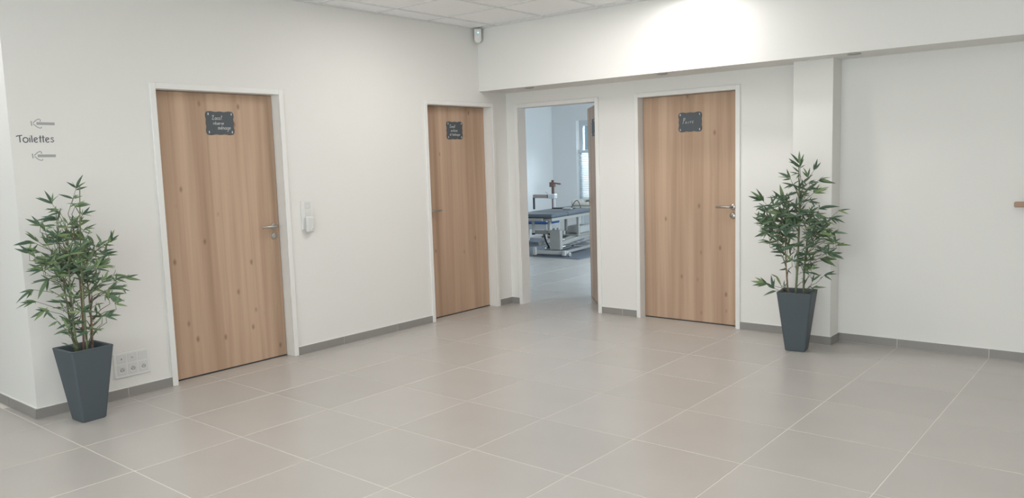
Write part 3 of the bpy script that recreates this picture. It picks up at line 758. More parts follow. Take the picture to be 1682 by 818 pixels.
TWIGS_A = [
    ((-0.014,1.250),(0.046,1.410),[(-0.006,1.442),(0.026,1.447),(0.080,1.484),(0.096,1.440),(0.103,1.410)],None),
    ((-0.042,1.209),(-0.091,1.326),[(-0.158,1.367),(-0.149,1.349),(-0.119,1.401),(-0.080,1.384),(-0.055,1.372),(-0.166,1.362)],None),
    ((0.010,1.313),(0.025,1.351),[(0.053,1.364),(0.071,1.356),(-0.056,1.372),(0.039,1.368)],None),
    ((0.005,1.249),(0.035,1.315),[(-0.018,1.318),(0.111,1.306),(0.080,1.330),(0.099,1.314),(0.065,1.294),(-0.004,1.293)],None),
    ((0.039,1.204),(0.071,1.256),[(0.105,1.290),(0.137,1.266),(0.115,1.234),(0.063,1.278),(0.049,1.271)],None),
    ((-0.035,1.216),(-0.060,1.288),[(-0.132,1.289),(-0.116,1.272),(-0.036,1.288),(-0.138,1.246),(-0.041,1.293),(-0.120,1.298)],None),
    ((-0.050,1.182),(-0.076,1.243),[(-0.153,1.247),(-0.185,1.232),(-0.121,1.220),(-0.159,1.212),(-0.125,1.236),(-0.098,1.269)],None),
    ((-0.046,1.153),(-0.060,1.211),[(-0.091,1.211),(-0.046,1.231),(-0.039,1.202),(-0.080,1.198)],None),
    ((0.011,1.177),(0.009,1.227),[(-0.008,1.243),(-0.010,1.218),(0.032,1.240),(0.016,1.199),(0.037,1.222)],None),
    ((0.032,1.119),(0.067,1.167),[(0.131,1.191),(0.119,1.169),(0.104,1.142),(0.088,1.187),(0.036,1.172)],None),
    ((0.055,1.089),(0.086,1.129),[(0.109,1.083),(0.109,1.135),(0.096,1.062),(0.053,1.146),(0.094,1.150)],None),
    ((-0.057,1.097),(-0.096,1.153),[(-0.127,1.159),(-0.135,1.137),(-0.113,1.168),(-0.076,1.081)],None),
    ((-0.123,1.045),(-0.201,1.122),[(-0.234,1.170),(-0.241,1.156),(-0.196,1.135),(-0.184,1.117)],None),
    ((-0.146,1.061),(-0.214,1.109),[(-0.301,1.095),(-0.274,1.106),(-0.249,1.115),(-0.245,1.097)],None),
    ((-0.119,1.017),(-0.195,1.053),[(-0.271,1.071),(-0.246,1.080),(-0.226,1.038),(-0.236,1.069)],None),
    ((-0.112,1.030),(-0.143,1.096),[(-0.159,1.155),(-0.158,1.133),(-0.109,1.122),(-0.127,1.145),(-0.168,1.088)],None),
    ((0.126,1.025),(0.211,1.078),[(0.206,1.140),(0.226,1.143),(0.251,1.110),(0.241,1.088)],None),
    ((0.106,1.012),(0.150,1.081),[(0.122,1.135),(0.128,1.112),(0.146,1.098)],None),
    ((0.099,1.006),(0.174,1.065),[(0.220,1.048),(0.215,1.069),(0.159,1.050),(0.198,1.040)],None),
    ((0.084,0.978),(0.154,1.014),[(0.218,1.025),(0.194,1.001),(0.168,0.991),(0.126,1.040)],None),
    ((0.072,0.986),(0.100,1.016),[(0.077,1.051),(0.117,1.055),(0.085,0.978),(0.124,0.978)],None),
    ((0.036,1.018),(0.052,1.053),[(0.035,1.083),(0.074,1.073),(0.023,1.030),(0.063,1.014)],None),
    ((-0.014,1.022),(-0.023,1.066),[(-0.047,1.089),(-0.062,1.053),(-0.007,1.093),(0.000,1.039)],None),
    ((-0.065,1.005),(-0.105,1.037),[(-0.133,1.016),(-0.103,1.066),(-0.071,1.063),(-0.122,0.987)],None),
    ((-0.079,0.985),(-0.164,0.992),[(-0.222,0.996),(-0.206,1.011),(-0.183,0.978),(-0.187,1.001)],None),
    ((-0.016,0.987),(-0.026,1.023),[(-0.055,1.054),(0.014,1.049),(-0.065,0.998),(0.010,1.006)],None),
    ((0.020,0.976),(0.029,1.011),[(0.064,1.045),(0.065,0.987),(0.014,1.056),(0.045,0.974)],None),
    ((-0.048,0.982),(-0.057,1.026),[(-0.072,1.070),(-0.029,1.059),(-0.089,1.014),(-0.027,1.009)],None),
    ((0.005,1.092),(-0.004,1.136),[(-0.033,1.166),(0.029,1.162),(-0.025,1.109),(0.019,1.113)],None),
    ((0.045,0.974),(0.073,1.001),[(0.106,1.019),(0.043,1.018),(0.096,0.970)],None),
    ((-0.095,0.931),(-0.153,0.976),[(-0.222,0.996),(-0.210,0.976),(-0.187,1.005),(-0.123,0.968),(-0.142,0.961),(-0.200,0.987)],None),
    ((-0.094,0.867),(-0.179,0.948),[(-0.204,0.963),(-0.186,0.938),(-0.167,0.942)],None),
    ((-0.091,0.831),(-0.157,0.887),[(-0.239,0.864),(-0.209,0.774),(-0.162,0.801),(-0.229,0.870),(-0.182,0.909),(-0.180,0.872)],None),
    ((-0.119,0.798),(-0.237,0.832),[(-0.322,0.767),(-0.298,0.817),(-0.267,0.777),(-0.241,0.792),(-0.274,0.827)],None),
    ((-0.114,0.704),(-0.225,0.763),[(-0.324,0.736),(-0.297,0.764),(-0.285,0.730),(-0.273,0.776),(-0.220,0.746)],None),
    ((-0.092,0.673),(-0.178,0.713),[(-0.252,0.676),(-0.233,0.663),(-0.188,0.661),(-0.224,0.724),(-0.208,0.736),(-0.130,0.661),(-0.155,0.730)],None),
    ((-0.072,0.692),(-0.101,0.746),[(-0.173,0.749),(-0.146,0.758),(-0.083,0.692),(-0.129,0.752)],None),
    ((-0.051,0.870),(-0.085,0.902),[(-0.118,0.901),(-0.103,0.919),(-0.121,0.883),(-0.068,0.870),(-0.140,0.907)],None),
    ((-0.062,0.813),(-0.102,0.853),[(-0.137,0.871),(-0.133,0.848),(-0.088,0.874),(-0.072,0.836)],None),
    ((-0.084,0.773),(-0.130,0.812),[(-0.149,0.823),(-0.114,0.796),(-0.137,0.800)],None),
    ((-0.047,0.761),(-0.070,0.793),[(-0.087,0.825),(-0.102,0.780),(-0.046,0.761),(-0.085,0.757),(-0.074,0.813)],None),
    ((-0.061,0.669),(-0.090,0.694),[(-0.142,0.706),(-0.086,0.668),(-0.113,0.711)],None),
    ((-0.081,0.570),(-0.126,0.637),[(-0.161,0.667),(-0.142,0.598),(-0.173,0.595),(-0.118,0.654),(-0.097,0.594)],None),
    ((-0.052,0.544),(-0.070,0.594),[(-0.089,0.651),(-0.088,0.584),(-0.034,0.600),(-0.053,0.617)],None),
    ((-0.058,0.468),(-0.082,0.488),[(-0.111,0.503),(-0.069,0.472),(-0.095,0.477)],None),
    ((-0.044,0.492),(-0.058,0.545),[(-0.083,0.547),(-0.087,0.572),(-0.052,0.533),(-0.068,0.523)],None),
    ((0.064,0.888),(0.099,0.928),[(0.140,0.946),(0.134,0.923),(0.100,0.944),(0.076,0.923),(0.105,0.904)],None),
    ((0.050,0.794),(0.087,0.860),[(0.120,0.857),(0.112,0.883),(0.057,0.814),(0.092,0.836),(0.068,0.858)],None),
    ((0.095,0.797),(0.148,0.856),[(0.138,0.889),(0.172,0.912),(0.212,0.866),(0.198,0.847)],None),
    ((0.066,0.756),(0.105,0.794),[(0.102,0.845),(0.137,0.822),(0.089,0.796),(0.160,0.805)],None),
    ((0.093,0.768),(0.183,0.804),[(0.217,0.848),(0.271,0.803),(0.178,0.818),(0.258,0.786),(0.209,0.822),(0.229,0.801)],None),
    ((0.158,0.776),(0.262,0.840),[(0.340,0.854),(0.315,0.821),(0.352,0.817),(0.290,0.860)],None),
    ((0.144,0.755),(0.245,0.791),[(0.290,0.754),(0.262,0.738),(0.273,0.797),(0.217,0.768)],None),
    ((0.084,0.740),(0.169,0.751),[(0.247,0.701),(0.216,0.686),(0.263,0.746),(0.166,0.707),(0.140,0.710),(0.127,0.772)],None),
    ((0.046,0.656),(0.104,0.701),[(0.077,0.645),(0.111,0.656),(0.140,0.697),(0.095,0.708),(0.091,0.620),(0.115,0.677)],None),
    ((0.051,0.560),(0.120,0.625),[(0.179,0.636),(0.167,0.614),(0.087,0.587),(0.127,0.632)],None),
    ((0.044,0.561),(0.073,0.594),[(0.057,0.611),(0.075,0.617),(0.096,0.628),(0.077,0.571)],None),
    ((0.042,0.524),(0.076,0.549),[(0.123,0.554),(0.084,0.521),(0.054,0.514),(0.068,0.536)],None),
    ((0.026,0.731),(0.022,0.761),[(-0.001,0.769),(0.061,0.757),(0.030,0.782)],None),
    ((-0.020,0.787),(-0.028,0.846),[(-0.045,0.869),(-0.007,0.873),(-0.043,0.819),(-0.005,0.822)],None),
    ((-0.002,0.691),(-0.007,0.713),[(-0.024,0.737),(0.012,0.711),(-0.009,0.685),(-0.021,0.700)],None),
    ((-0.058,0.705),(-0.046,0.696),[(-0.068,0.663),(-0.036,0.666),(-0.076,0.714),(-0.028,0.687)],None),
    ((0.055,0.692),(0.054,0.725),[(0.061,0.711),(0.053,0.747),(0.045,0.729)],None),
    ((0.023,0.527),(0.025,0.556),[(0.035,0.522),(0.013,0.565),(0.039,0.569)],None),
    ((-0.012,0.568),(-0.009,0.608),[(0.007,0.632),(-0.026,0.569),(-0.032,0.644),(0.002,0.588)],None),
    ((-0.034,0.919),(-0.043,0.962),[(-0.066,0.993),(-0.016,0.989),(-0.064,0.936),(-0.014,0.945)],None),
    ((0.016,0.928),(0.019,0.964),[(-0.003,0.995),(0.053,0.990),(0.005,0.936),(0.043,0.947)],None),
    ((0.056,0.953),(0.071,0.981),[(0.098,0.993),(0.108,0.963),(0.046,0.976)],None),
]
TWIGS_B = [
    ((0.018,1.292),(0.010,1.399),[(0.005,1.483),(0.033,1.462),(-0.047,1.473),(-0.059,1.415),(-0.059,1.433),(0.035,1.430),(0.044,1.389)],None),
    ((0.018,1.292),(0.004,1.339),[(-0.038,1.379),(-0.057,1.340),(-0.050,1.317),(-0.012,1.293)],None),
    ((0.078,1.305),(0.114,1.357),[(0.107,1.398),(0.129,1.425),(0.151,1.402)],None),
    ((0.045,1.263),(0.068,1.302),[(0.039,1.368),(0.030,1.342),(0.077,1.365),(0.098,1.319),(0.095,1.312)],None),
    ((-0.036,1.243),(-0.056,1.294),[(-0.138,1.336),(-0.139,1.306),(-0.080,1.356),(-0.107,1.280)],None),
    ((-0.022,1.221),(-0.039,1.243),[(-0.109,1.259),(-0.098,1.217),(0.011,1.277),(-0.073,1.215),(-0.076,1.230)],None),
    ((0.018,1.228),(0.042,1.267),[(0.072,1.280),(0.062,1.231),(0.012,1.246),(0.085,1.291)],None),
    ((0.099,1.241),(0.151,1.286),[(0.171,1.304),(0.207,1.301),(0.245,1.258),(0.221,1.267),(0.183,1.266)],None),
    ((0.045,1.227),(0.085,1.269),[(0.142,1.260),(0.113,1.246),(0.079,1.237),(0.118,1.276)],None),
    ((0.086,1.155),(0.122,1.183),[(0.187,1.177),(0.197,1.202),(0.208,1.216),(0.148,1.233),(0.114,1.208),(0.162,1.215)],None),
    ((0.019,1.128),(0.036,1.170),[(0.080,1.221),(0.079,1.184),(0.081,1.161),(0.002,1.208),(0.053,1.138)],None),
    ((0.040,1.085),(0.086,1.127),[(0.134,1.137),(0.151,1.105),(0.135,1.092),(0.122,1.071),(0.094,1.150)],None),
    ((0.101,1.041),(0.154,1.069),[(0.275,1.088),(0.210,1.081),(0.200,1.060),(0.145,1.099),(0.173,1.069)],None),
    ((0.194,0.969),(0.285,1.061),[(0.354,1.064),(0.339,1.032),(0.307,1.038)],None),
    ((0.181,0.962),(0.240,1.005),[(0.307,1.015),(0.318,0.970),(0.287,0.962),(0.269,0.953),(0.218,0.976),(0.201,0.994)],None),
    ((0.081,1.013),(0.124,1.030),[(0.188,1.037),(0.201,1.006),(0.176,1.003),(0.154,0.994),(0.114,1.011)],None),
    ((0.020,1.035),(0.047,1.056),[(0.102,1.059),(0.089,1.033),(0.055,1.076),(0.034,1.024),(0.020,1.070)],None),
    ((-0.206,1.073),(-0.261,1.131),[(-0.351,1.158),(-0.328,1.194),(-0.291,1.210),(-0.325,1.123),(-0.249,1.160)],None),
    ((-0.192,1.058),(-0.247,1.093),[(-0.316,1.084),(-0.275,1.111),(-0.297,1.059),(-0.251,1.062)],None),
    ((-0.096,1.057),(-0.100,1.151),[(-0.125,1.241),(-0.164,1.204),(-0.089,1.172),(-0.073,1.186),(-0.103,1.194)],None),
    ((-0.116,1.072),(-0.151,1.155),[(-0.216,1.158),(-0.182,1.172),(-0.157,1.194),(-0.200,1.100),(-0.099,1.126)],None),
    ((-0.082,1.100),(-0.066,1.172),[(-0.039,1.202),(-0.098,1.178),(-0.049,1.186)],None),
    ((-0.143,1.043),(-0.178,1.094),[(-0.197,1.101),(-0.170,1.072),(-0.199,1.116),(-0.130,1.108)],None),
    ((-0.178,1.007),(-0.233,1.025),[(-0.308,1.004),(-0.282,1.044),(-0.290,1.028),(-0.276,0.974),(-0.239,1.066)],None),
    ((-0.102,0.985),(-0.130,1.028),[(-0.164,1.058),(-0.150,0.985),(-0.102,1.072),(-0.185,1.029)],None),
    ((-0.047,0.984),(-0.068,1.035),[(-0.102,1.072),(-0.028,1.071),(-0.020,1.013),(-0.095,0.999)],None),
    ((-0.061,1.013),(-0.103,1.086),[(-0.144,1.072),(-0.069,1.129),(-0.055,1.071),(-0.123,1.130)],None),
    ((-0.007,1.028),(-0.028,1.064),[(-0.048,1.107),(0.006,1.099),(0.013,1.027),(-0.054,1.035)],None),
    ((-0.129,0.956),(-0.164,0.992),[(-0.205,1.000),(-0.184,0.956),(-0.150,1.036),(-0.116,0.985)],None),
    ((-0.006,0.970),(-0.034,0.999),[(-0.061,1.028),(0.013,1.013),(0.000,0.955),(-0.054,0.963)],None),
    ((-0.184,0.963),(-0.212,0.992),[(-0.254,0.996),(-0.247,0.956),(-0.226,1.022),(-0.185,1.014)],None),
    ((-0.156,0.908),(-0.219,0.894),[(-0.302,0.857),(-0.269,0.907),(-0.255,0.930),(-0.254,0.886),(-0.246,0.844),(-0.250,0.868)],None),
    ((-0.102,0.937),(-0.164,0.948),[(-0.264,0.968),(-0.254,0.927),(-0.226,0.974),(-0.198,0.923)],None),
    ((-0.094,0.857),(-0.132,0.868),[(-0.156,0.854),(-0.149,0.835),(-0.115,0.901),(-0.163,0.872)],None),
    ((-0.087,0.806),(-0.121,0.795),[(-0.190,0.782),(-0.178,0.806),(-0.164,0.767),(-0.113,0.751),(-0.084,0.828)],None),
    ((-0.086,0.697),(-0.106,0.717),[(-0.162,0.718),(-0.152,0.725),(-0.114,0.700),(-0.090,0.737)],None),
    ((-0.065,0.594),(-0.075,0.613),[(-0.124,0.610),(-0.045,0.624),(-0.043,0.580),(-0.096,0.623)],None),
    ((-0.018,0.749),(-0.053,0.770),[(-0.063,0.792),(-0.039,0.737),(-0.052,0.701),(-0.073,0.770)],None),
    ((-0.081,0.923),(-0.102,0.952),[(-0.129,0.974),(-0.068,0.973),(-0.060,0.923),(-0.136,0.923)],None),
    ((-0.047,0.916),(-0.074,0.945),[(-0.095,0.981),(-0.034,0.959),(-0.026,0.908)],None),
    ((0.062,0.843),(0.088,0.908),[(0.048,0.923),(0.103,0.933),(0.132,0.885),(0.076,0.840),(0.054,0.879),(0.115,0.908)],None),
    ((0.089,0.858),(0.175,0.915),[(0.251,0.937),(0.256,0.875),(0.222,0.873),(0.196,0.958),(0.204,0.864),(0.155,0.944)],None),
    ((0.083,0.800),(0.136,0.844),[(0.184,0.832),(0.174,0.867),(0.131,0.804),(0.150,0.822)],None),
    ((0.104,0.670),(0.210,0.751),[(0.309,0.709),(0.290,0.744),(0.265,0.705),(0.251,0.765),(0.195,0.786),(0.216,0.812)],None),
    ((0.197,0.729),(0.276,0.798),[(0.366,0.800),(0.322,0.812),(0.297,0.814)],None),
    ((0.157,0.721),(0.170,0.765),[(0.111,0.771),(0.129,0.754),(0.177,0.795),(0.226,0.815),(0.137,0.779)],None),
    ((0.084,0.663),(0.191,0.693),[(0.274,0.676),(0.270,0.628),(0.245,0.635),(0.224,0.702),(0.211,0.654)],None),
    ((0.051,0.626),(0.101,0.699),[(0.132,0.699),(0.084,0.728),(0.118,0.743),(0.069,0.733)],None),
    ((0.049,0.756),(0.036,0.785),[(0.016,0.771),(0.071,0.793),(0.056,0.749),(0.023,0.742)],None),
    ((-0.003,0.566),(0.051,0.597),[(0.100,0.589),(0.106,0.634),(0.016,0.592),(0.085,0.574)],None),
    ((0.079,0.480),(0.115,0.561),[(0.090,0.577),(0.115,0.594),(0.160,0.593)],None),
    ((0.133,0.518),(0.192,0.585),[(0.267,0.597),(0.252,0.613),(0.234,0.551),(0.158,0.551),(0.199,0.556)],None),
    ((0.079,0.469),(0.119,0.510),[(0.195,0.503),(0.160,0.506),(0.086,0.475),(0.139,0.520),(0.079,0.513)],None),
    ((-0.099,0.454),(-0.235,0.486),[(-0.331,0.504),(-0.317,0.478),(-0.287,0.462),(-0.303,0.529),(-0.261,0.533),(-0.252,0.517)],None),
    ((-0.112,0.450),(-0.175,0.482),[(-0.228,0.523),(-0.187,0.566),(-0.163,0.543),(-0.203,0.488)],None),
    ((-0.092,0.454),(-0.151,0.577),[(-0.179,0.587),(-0.156,0.567),(-0.113,0.505),(-0.141,0.564)],None),
    ((-0.085,0.462),(-0.092,0.491),[(-0.092,0.534),(-0.068,0.517),(-0.066,0.497),(-0.113,0.498)],None),
    ((-0.106,0.454),(-0.161,0.460),[(-0.234,0.430),(-0.203,0.438),(-0.189,0.455)],None),
    ((0.052,0.531),(0.041,0.553),[(0.024,0.552),(0.063,0.524),(0.038,0.516),(0.051,0.567)],None),
    ((0.010,0.662),(0.023,0.698),[(0.038,0.713),(0.051,0.720),(0.003,0.698),(0.030,0.676)],None),
    ((0.028,0.923),(0.048,0.951),[(0.021,0.966),(0.081,0.959),(0.061,0.923),(0.034,0.988)],None),
    ((0.148,0.930),(0.161,0.958),[(0.128,0.973),(0.188,0.980),(0.221,0.951),(0.142,0.937)],None),
    ((-0.006,0.858),(-0.033,0.865),[(-0.060,0.879),(-0.006,0.872),(-0.046,0.843),(0.001,0.887)],None),
]
EXTRA_A = [(-0.14,1.18,4,None),(-0.08,1.2,4,None),(-0.02,1.2,4,None),(0.04,1.2,4,None),(0.06,1.1,4,None),(0.12,1.06,4,None),(-0.2,1.03,4,None),(-0.16,0.95,4,None),(0.16,1,4,None),(0.1,0.86,4,None),(0.2,0.86,4,None),(0.16,0.74,4,None),(0.12,0.62,4,None),(-0.04,0.55,4,None),(0.05,0.55,4,None),(-.12,1.0,7,None),(-.08,.93,7,None),(-.03,.99,7,None),(.03,1.02,7,None),(.08,.99,7,None),(.12,.93,6,None),(.05,.90,6,None),(-.10,1.10,6,None),(-.05,1.12,6,None),(.02,1.12,6,None),(-.03,.72,5,None),(.02,.66,5,None),(-.06,.62,5,None),(.08,.80,5,None),(-.06,.98,6,None),(.0,.93,7,None),(.05,.97,6,None),(.10,.94,6,None),(-.02,1.04,6,None),(-.10,.90,5,None),(.03,.86,6,None),(-.05,.80,5,None)]
EXTRA_B = [(-0.28,1,4,None),(-0.24,0.95,4,None),(-0.22,1.05,4,None),(-0.2,0.9,4,None),(-0.16,1.08,4,None),(-0.1,1.1,4,None),(-0.06,1.15,4,None),(0,1.2,4,None),(0.04,1.22,4,None),(0.02,1.05,4,None),(0.08,1.05,4,None),(0.14,1,4,None),(0.2,0.97,4,None),(0.24,0.9,4,None),(0.18,0.86,4,None),(0.26,0.83,4,None),(0.12,0.8,4,None),(0.2,0.75,4,None),(-0.14,0.84,4,None),(-0.2,0.83,4,None),(-0.1,0.75,4,None),(0.06,0.68,4,None),(-0.04,0.7,4,None),(0.1,0.62,4,None),(-.13,.94,7,None),(-.17,.99,6,None),(-.07,.93,6,None),(-.02,1.02,6,None),(-.09,1.04,6,None),(.13,.88,6,None),(.17,.92,5,None),(.05,.98,5,None),(.02,1.12,5,None),(-.02,.80,4,None),(.05,.74,4,None),(-.1,.82,4,None),(-.10,.97,7,None),(-.05,1.0,6,None),(-.14,1.02,6,None),(-.02,.95,6,None),(-.18,.95,6,None),(.10,.90,5,None),(.12,.96,5,None),(-.08,.90,5,None)]
bamboo((-.505, .245, 0), math.radians(3), 'potted bamboo in a tall dark planter by the wall sockets at the left corner', Vector((-0.9309, 0.3653, 0)),
       [(-.030, -.025, 1.12, -.02, -.05, .0085, 'cane'), (.002, .005, 1.15, .03, .04, .0075, 'cane2'), (.022, .060, 1.42, -.02, -.03, .0075, 'cane'), (.048, .045, 1.02, .02, .05, .0075, 'cane2'), (-.040, -.075, 1.30, .03, .02, .006, 'cane')], TWIGS_A, EXTRA_A, .13, 5, 1.0)
bamboo((2.405, 4.172, 0), math.radians(9), 'potted bamboo in a tall dark planter standing before the white pillar', Vector((-0.3402, 0.9403, 0)),
       [(-.058, -.080, .95, -.02, -.04, .0065, 'cane2'), (-.012, .004, 1.39, .0, .0, .0095, 'cane'), (.045, .085, .95, .02, .03, .0085, 'cane')], TWIGS_B, EXTRA_B, .13, 8, 1.1)


# ---------------------------------------------------------------- treatment room seen through the doorway
def window(n, w, label, blind, side=False):
    x0, x1, z0, z1 = w; cx = (x0+x1)/2; wd = x1-x0
    t = tag(empty('window_%d' % n, (RX1-.06, cx, z0) if side else (cx, RY1, z0), -A90 if side else 0), label, 'window', kind='structure')
    h = z1-z0; a = wd/2; Y = .10; pb = max(0, .70-z0) if blind else 0.0
    f = MB()
    for s in (-1, 1): f.box(s*a, s*(a-.055), Y, Y+.07, 0, h, .004)
    f.box(-a+.055, a-.055, Y, Y+.07, h-.055, h, .004); f.box(-a+.055, a-.055, Y, Y+.07, 0, .055, .004)
    if pb: f.box(-a+.055, a-.055, Y, Y+.07, pb-.03, pb+.03, .004)
    f.build('window_frame', M['frame'], t)
    sa = MB(); i = a-.055; b0 = max(pb+.03, .055)
    for s in (-1, 1):
        sa.box(s*i, s*(i-.045), Y-.012, Y+.05, b0, h-.055, .004)
    sa.box(-i+.045, i-.045, Y-.012, Y+.05, h-.1, h-.055, .004); sa.box(-i+.045, i-.045, Y-.012, Y+.05, b0, b0+.045, .004); sa.build('sash', M['frame'], t)
    bx(-i+.045, i-.045, Y+.015, Y+.023, b0+.045, h-.1).build('pane', M['glass'], t)
    if pb: bx(-i, i, Y+.02, Y+.045, .055, pb-.03).build('lower_panel', M['frame'], t)
    bx(-a-.02, a+.02, -.02, .10, -.03, 0, .003).build('window_sill', M['frame'], t) if z0 > .5 else None
    return t
w1 = window(1, W1, 'tall treatment room window with a half-height white blind', True)
window(2, W2, 'unseen wide side window added to bring daylight into the treatment room', False, True)  # out-of-sight opening added as a daylight source for this room
t = tag(empty('window_3', ((W3[0]+W3[1])/2, YF, W3[2])), 'unseen glazed front added behind the viewer to light the hall', 'window', kind='structure')  # unseen glazing added so light comes in level from behind the viewer
hx, hh = (W3[1]-W3[0])/2, W3[3]-W3[2]; f = MB()
for k in range(6): f.box(-hx+k*(2*hx-.06)/5, -hx+.06+k*(2*hx-.06)/5, -.13, -.07, 0, hh, .004)
for z in (0, hh-.06): f.box(-hx+.06, hx-.06, -.13, -.07, z, z+.06)
f.build('window_frame', M['frame'], t); bx(-hx+.03, hx-.03, -.104, -.096, .03, hh-.03).build('pane', M['glass'], t)
t = tag(empty('pleated_blind', ((W1[0]+W1[1])/2, RY1+.055, 0)), 'white pleated blind across the lower half of the far window', 'blind')
hw = (W1[1]-W1[0])/2-.03
bx(-hw, hw, -.022, .022, 1.60, 1.645, .004).build('head_rail', M['frame'], t)
bx(-hw, hw, -.015, .015, .690, .712, .003).build('bottom_rail', M['frame'], t)
sl = None; z = .712
while z < 1.575:
    if sl is None:
        v = [(sx, yy, zz) for sx in (-hw, hw) for yy, zz in ((.013, 0), (-.013, .01725), (.013, .0345))]
        m_ = MB(); m_._add(v, [(0, 1, 4, 3), (1, 2, 5, 4)]); o = m_.build('pleat', M['slat'], t); sl = o.data
    else:
        o = bpy.data.objects.new('pleat', sl); COL.objects.link(o); o.parent = t
    o.location = (0, 0, z); z += .0345
for sx in (-hw+.06, hw-.06): MB().cyl((sx, -.02, .70), (sx, -.02, 1.62), .0015, 5).build('lift_cord', M['frame'], t)

tag(bx(-4.85, -2.165, 7.89, 10.15, 0.0, .010, .003).build('exercise_mat', M['mat_']), 'large blue-grey exercise mat on the floor under the treatment table', 'mat')

# treatment table: local +y runs along its length away from the doorway
t = tag(empty('treatment_table', (-2.97, 8.59, .010), math.radians(9.0)), 'electric treatment table with slate blue padded top and pale steel frame', 'treatment table')
W_, L_ = .34, .98; ZT = .670
bx(-W_, W_, -L_, -L_+.52, ZT-.060, ZT, c=.018).build('head_pad', M['navy'], t)
bx(-W_, W_, -L_+.535, L_, ZT-.060, ZT, c=.018).build('main_pad', M['navy'], t)
f = MB()
for sx in (-1, 1): f.box(sx*.30, sx*.26, -L_+.06, L_-.06, ZT-.112, ZT-.062, .004)
for y in (-L_+.06, -.42, .1, L_-.10): f.box(-.26, .26, y, y+.04, ZT-.110, ZT-.066, .004)
f.build('top_frame', M['bedm'], t)
for x in (-.22, .07):
    b = bx(x-.018, x+.018, -.58, -.54, .345, ZT-.112, c=.004).build('head_post', M['bedl'], t)
    bx(x-.019, x+.019, -.582, -.538, .318, .346, c=.003).build('end_cap', M['black'], b)
bx(-.26, .30, -.535, -.49, .325, .385, c=.005).build('cross_beam', M['bedm'], t)
bx(.10, .28, -.63, -.545, .100, .400, c=.006).build('lift_column', M['bedm'], t)
for x in (-.10, .24):
    b = MB(); b.box(x-.02, x+.02, -.60, .80, -.030, .030, .004); o = b.build('lift_arm', M['bedm'], t); o.location = (0, 0, .215); o.rotation_euler.x = math.radians(3)
for x in (.0, .17): MB().tube([(x, -.60, .115), (x, .80, .125)], .012, 10).build('chrome_rod', M['chrome'], t)
for y in (-.62, .72): bx(-.15, .40, y-.035, y+.035, .030, .085, c=.006).build('foot_bar', M['bedl'], t)
for x in (-.12, .30): bx(x-.02, x+.02, -.585, .685, .035, .075, c=.004).build('base_rail', M['bedm'], t)
bx(-.165, -.115, -.70, -.656, .02, .14, c=.004).build('foot_bracket', M['bedl'], t)
bx(.34, .39, -.70, -.656, .02, .10, c=.004).build('foot_bracket', M['bedl'], t)
for x in (-.18, .43):
    for y in (-.62, .72):
        c = MB(); c.lathe([(.008, -.014), (.030, -.014), (.033, -.008), (.033, .008), (.030, .014), (.008, .014)], (x, y, .034), 'x', 18); c.build('caster', M['grey'], t)
MB().tube([(-.12, -.42, .33), (-.04, -.50, .22), (.05, -.56, .12)], .014, 8).build('diagonal_strut', M['black'], t)
for y in (.02, .62):
    for sx in (-1, 1): bx(sx*.26-.02, sx*.26+.02, y, y+.04, .27, ZT-.112, c=.004).build('rear_post', M['bedm'], t)
bx(-.28, .28, .0, .66, .255, .275, c=.004).build('under_shelf', M['bedm'], t)
bx(.02, .26, .12, .50, .276, .400, c=.02).build('motor_box', M['grey'], t)
b = MB(); b.box(-.17, .17, -L_+.002-.01, -L_+.03, ZT-.100, ZT-.062, .004); b.build('end_plate', M['bedm'], t)

TB = Matrix.Translation((-2.97, 8.59, .010)) @ Matrix.Rotation(math.radians(9.0), 4, 'Z')
def on_table(x, y, z=0.0): return (TB @ Vector((x, y, ZT+z)))
t = tag(empty('bolster', on_table(.108, .66), math.radians(9)), 'cream rolled bolster cushion lying on the treatment table', 'cushion')
MB().lathe([(0, -.24), (.05, -.24), (.062, -.225), (.066, -.20), (.066, .20), (.062, .225), (.05, .24), (0, .24)], (0, 0, .066), 'x', 22).build('roll', M['cream'], t)
o = bx(-.16, .16, -.05, .05, 0, .014, .004).build('folded_towel', M['cream'], None, on_table(.129, .51), math.radians(12)); tag(o, 'cream folded towel in front of the bolster on the treatment table', 'towel')
t = tag(empty('hand_controller', on_table(.07, .06), math.radians(16)), 'dark hand controller with looped cable on the treatment table', 'controller')
bx(-.075, .075, -.045, .045, 0, .026, .008).build('housing', M['grey'], t)
bx(-.05, .05, -.03, .03, .026, .030, .001).build('keypad', M['white2'], t)
pts = [(.05+.155*q/14+.02*math.sin(q/14*math.pi), .02+.03*q/14, .016+.125*math.sin(q/14*math.pi)) for q in range(15)]
MB().tube(pts, .006, 7).build('cable', M['black'], t)
o = bx(-.28, .10, -.05, .05, 0, .014, .004).build('head_strap', M['black'], None, on_table(-.02, .27), math.radians(9)); tag(o, 'black strip lying across the treatment table', 'strap')

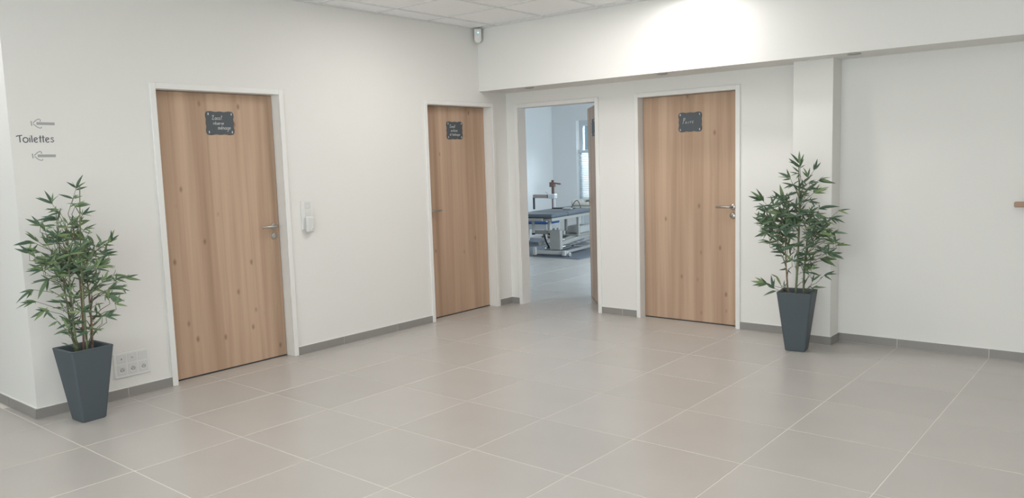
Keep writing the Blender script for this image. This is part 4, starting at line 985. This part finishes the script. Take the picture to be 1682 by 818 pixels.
# low bench with blue cushion beyond the table
t = tag(empty('low_bench', (-4.30, 9.55, .010), math.radians(2)), 'low white steel bench with bright blue seat beside the left wall', 'bench')
bx(-.30, .42, -.22, .22, .345, .405, c=.018).build('seat_pad', M['blue'], t)
f = MB(); f.box(-.30, .42, -.22, -.17, .255, .345, .004); f.box(-.30, .42, .17, .22, .255, .345, .004); f.box(-.30, -.25, -.17, .17, .255, .345, .004); f.box(.37, .42, -.17, .17, .255, .345, .004)
f.build('bench_frame', M['white2'], t)
for x in (-.275, .395):
    for y in (-.195, .195): bx(x-.02, x+.02, y-.02, y+.02, 0, .255, c=.003).build('leg', M['white2'], t)
# arm exerciser
t = tag(empty('arm_exerciser', (-4.11, 9.90, -.045)), 'white stand with a padded tan arm rest and white head, left of the wooden post', 'exerciser')
f = MB(); f.box(-.16, .22, -.03, .03, .055, .09, .005); f.box(-.03, .03, -.06, .06, .055, .091, .005); f.build('stand_base', M['white2'], t)
bx(.0, .036, -.018, .018, .09, .825, c=.004).build('stand_post', M['white2'], t)
bx(-.45, -.11, -.035, .035, .830, .895, c=.010).build('arm_rest', M['tan'], t)
bx(-.115, -.095, -.038, .038, .828, .898, c=.003).build('rest_end', M['brown'], t)
bx(-.095, .060, -.045, .045, .820, .905, c=.008).build('head_block', M['white2'], t)
MB().tube([(-.09, -.02, .90), (-.16, -.02, .945)], .004, 6).build('lever', M['grey'], t)
bx(-.46, -.435, -.02, .02, .62, .85, c=.004).build('strap', M['black'], t)
# wooden post with sliding head and lever
t = tag(empty('wooden_post', (-4.50, 10.42, .010)), 'dark wooden upright post with sliding head and lever by the far corner', 'post')
f = MB(); f.box(-.20, .20, -.14, .14, 0, .03, .005); f.build('post_base', M['brown'], t)
bx(-.022, .022, -.018, .018, .03, 1.085, c=.003).build('upright', M['brown'], t)
bx(-.060, .045, -.035, .030, .955, 1.045, c=.005).build('sliding_head', M['brown'], t)
b = MB(); b.box(.0, .17, -.030, -.012, -.014, .014, .003); o = b.build('lever', M['brown'], t, loc=(.03, 0, 1.03)); o.rotation_euler.y = math.radians(7)
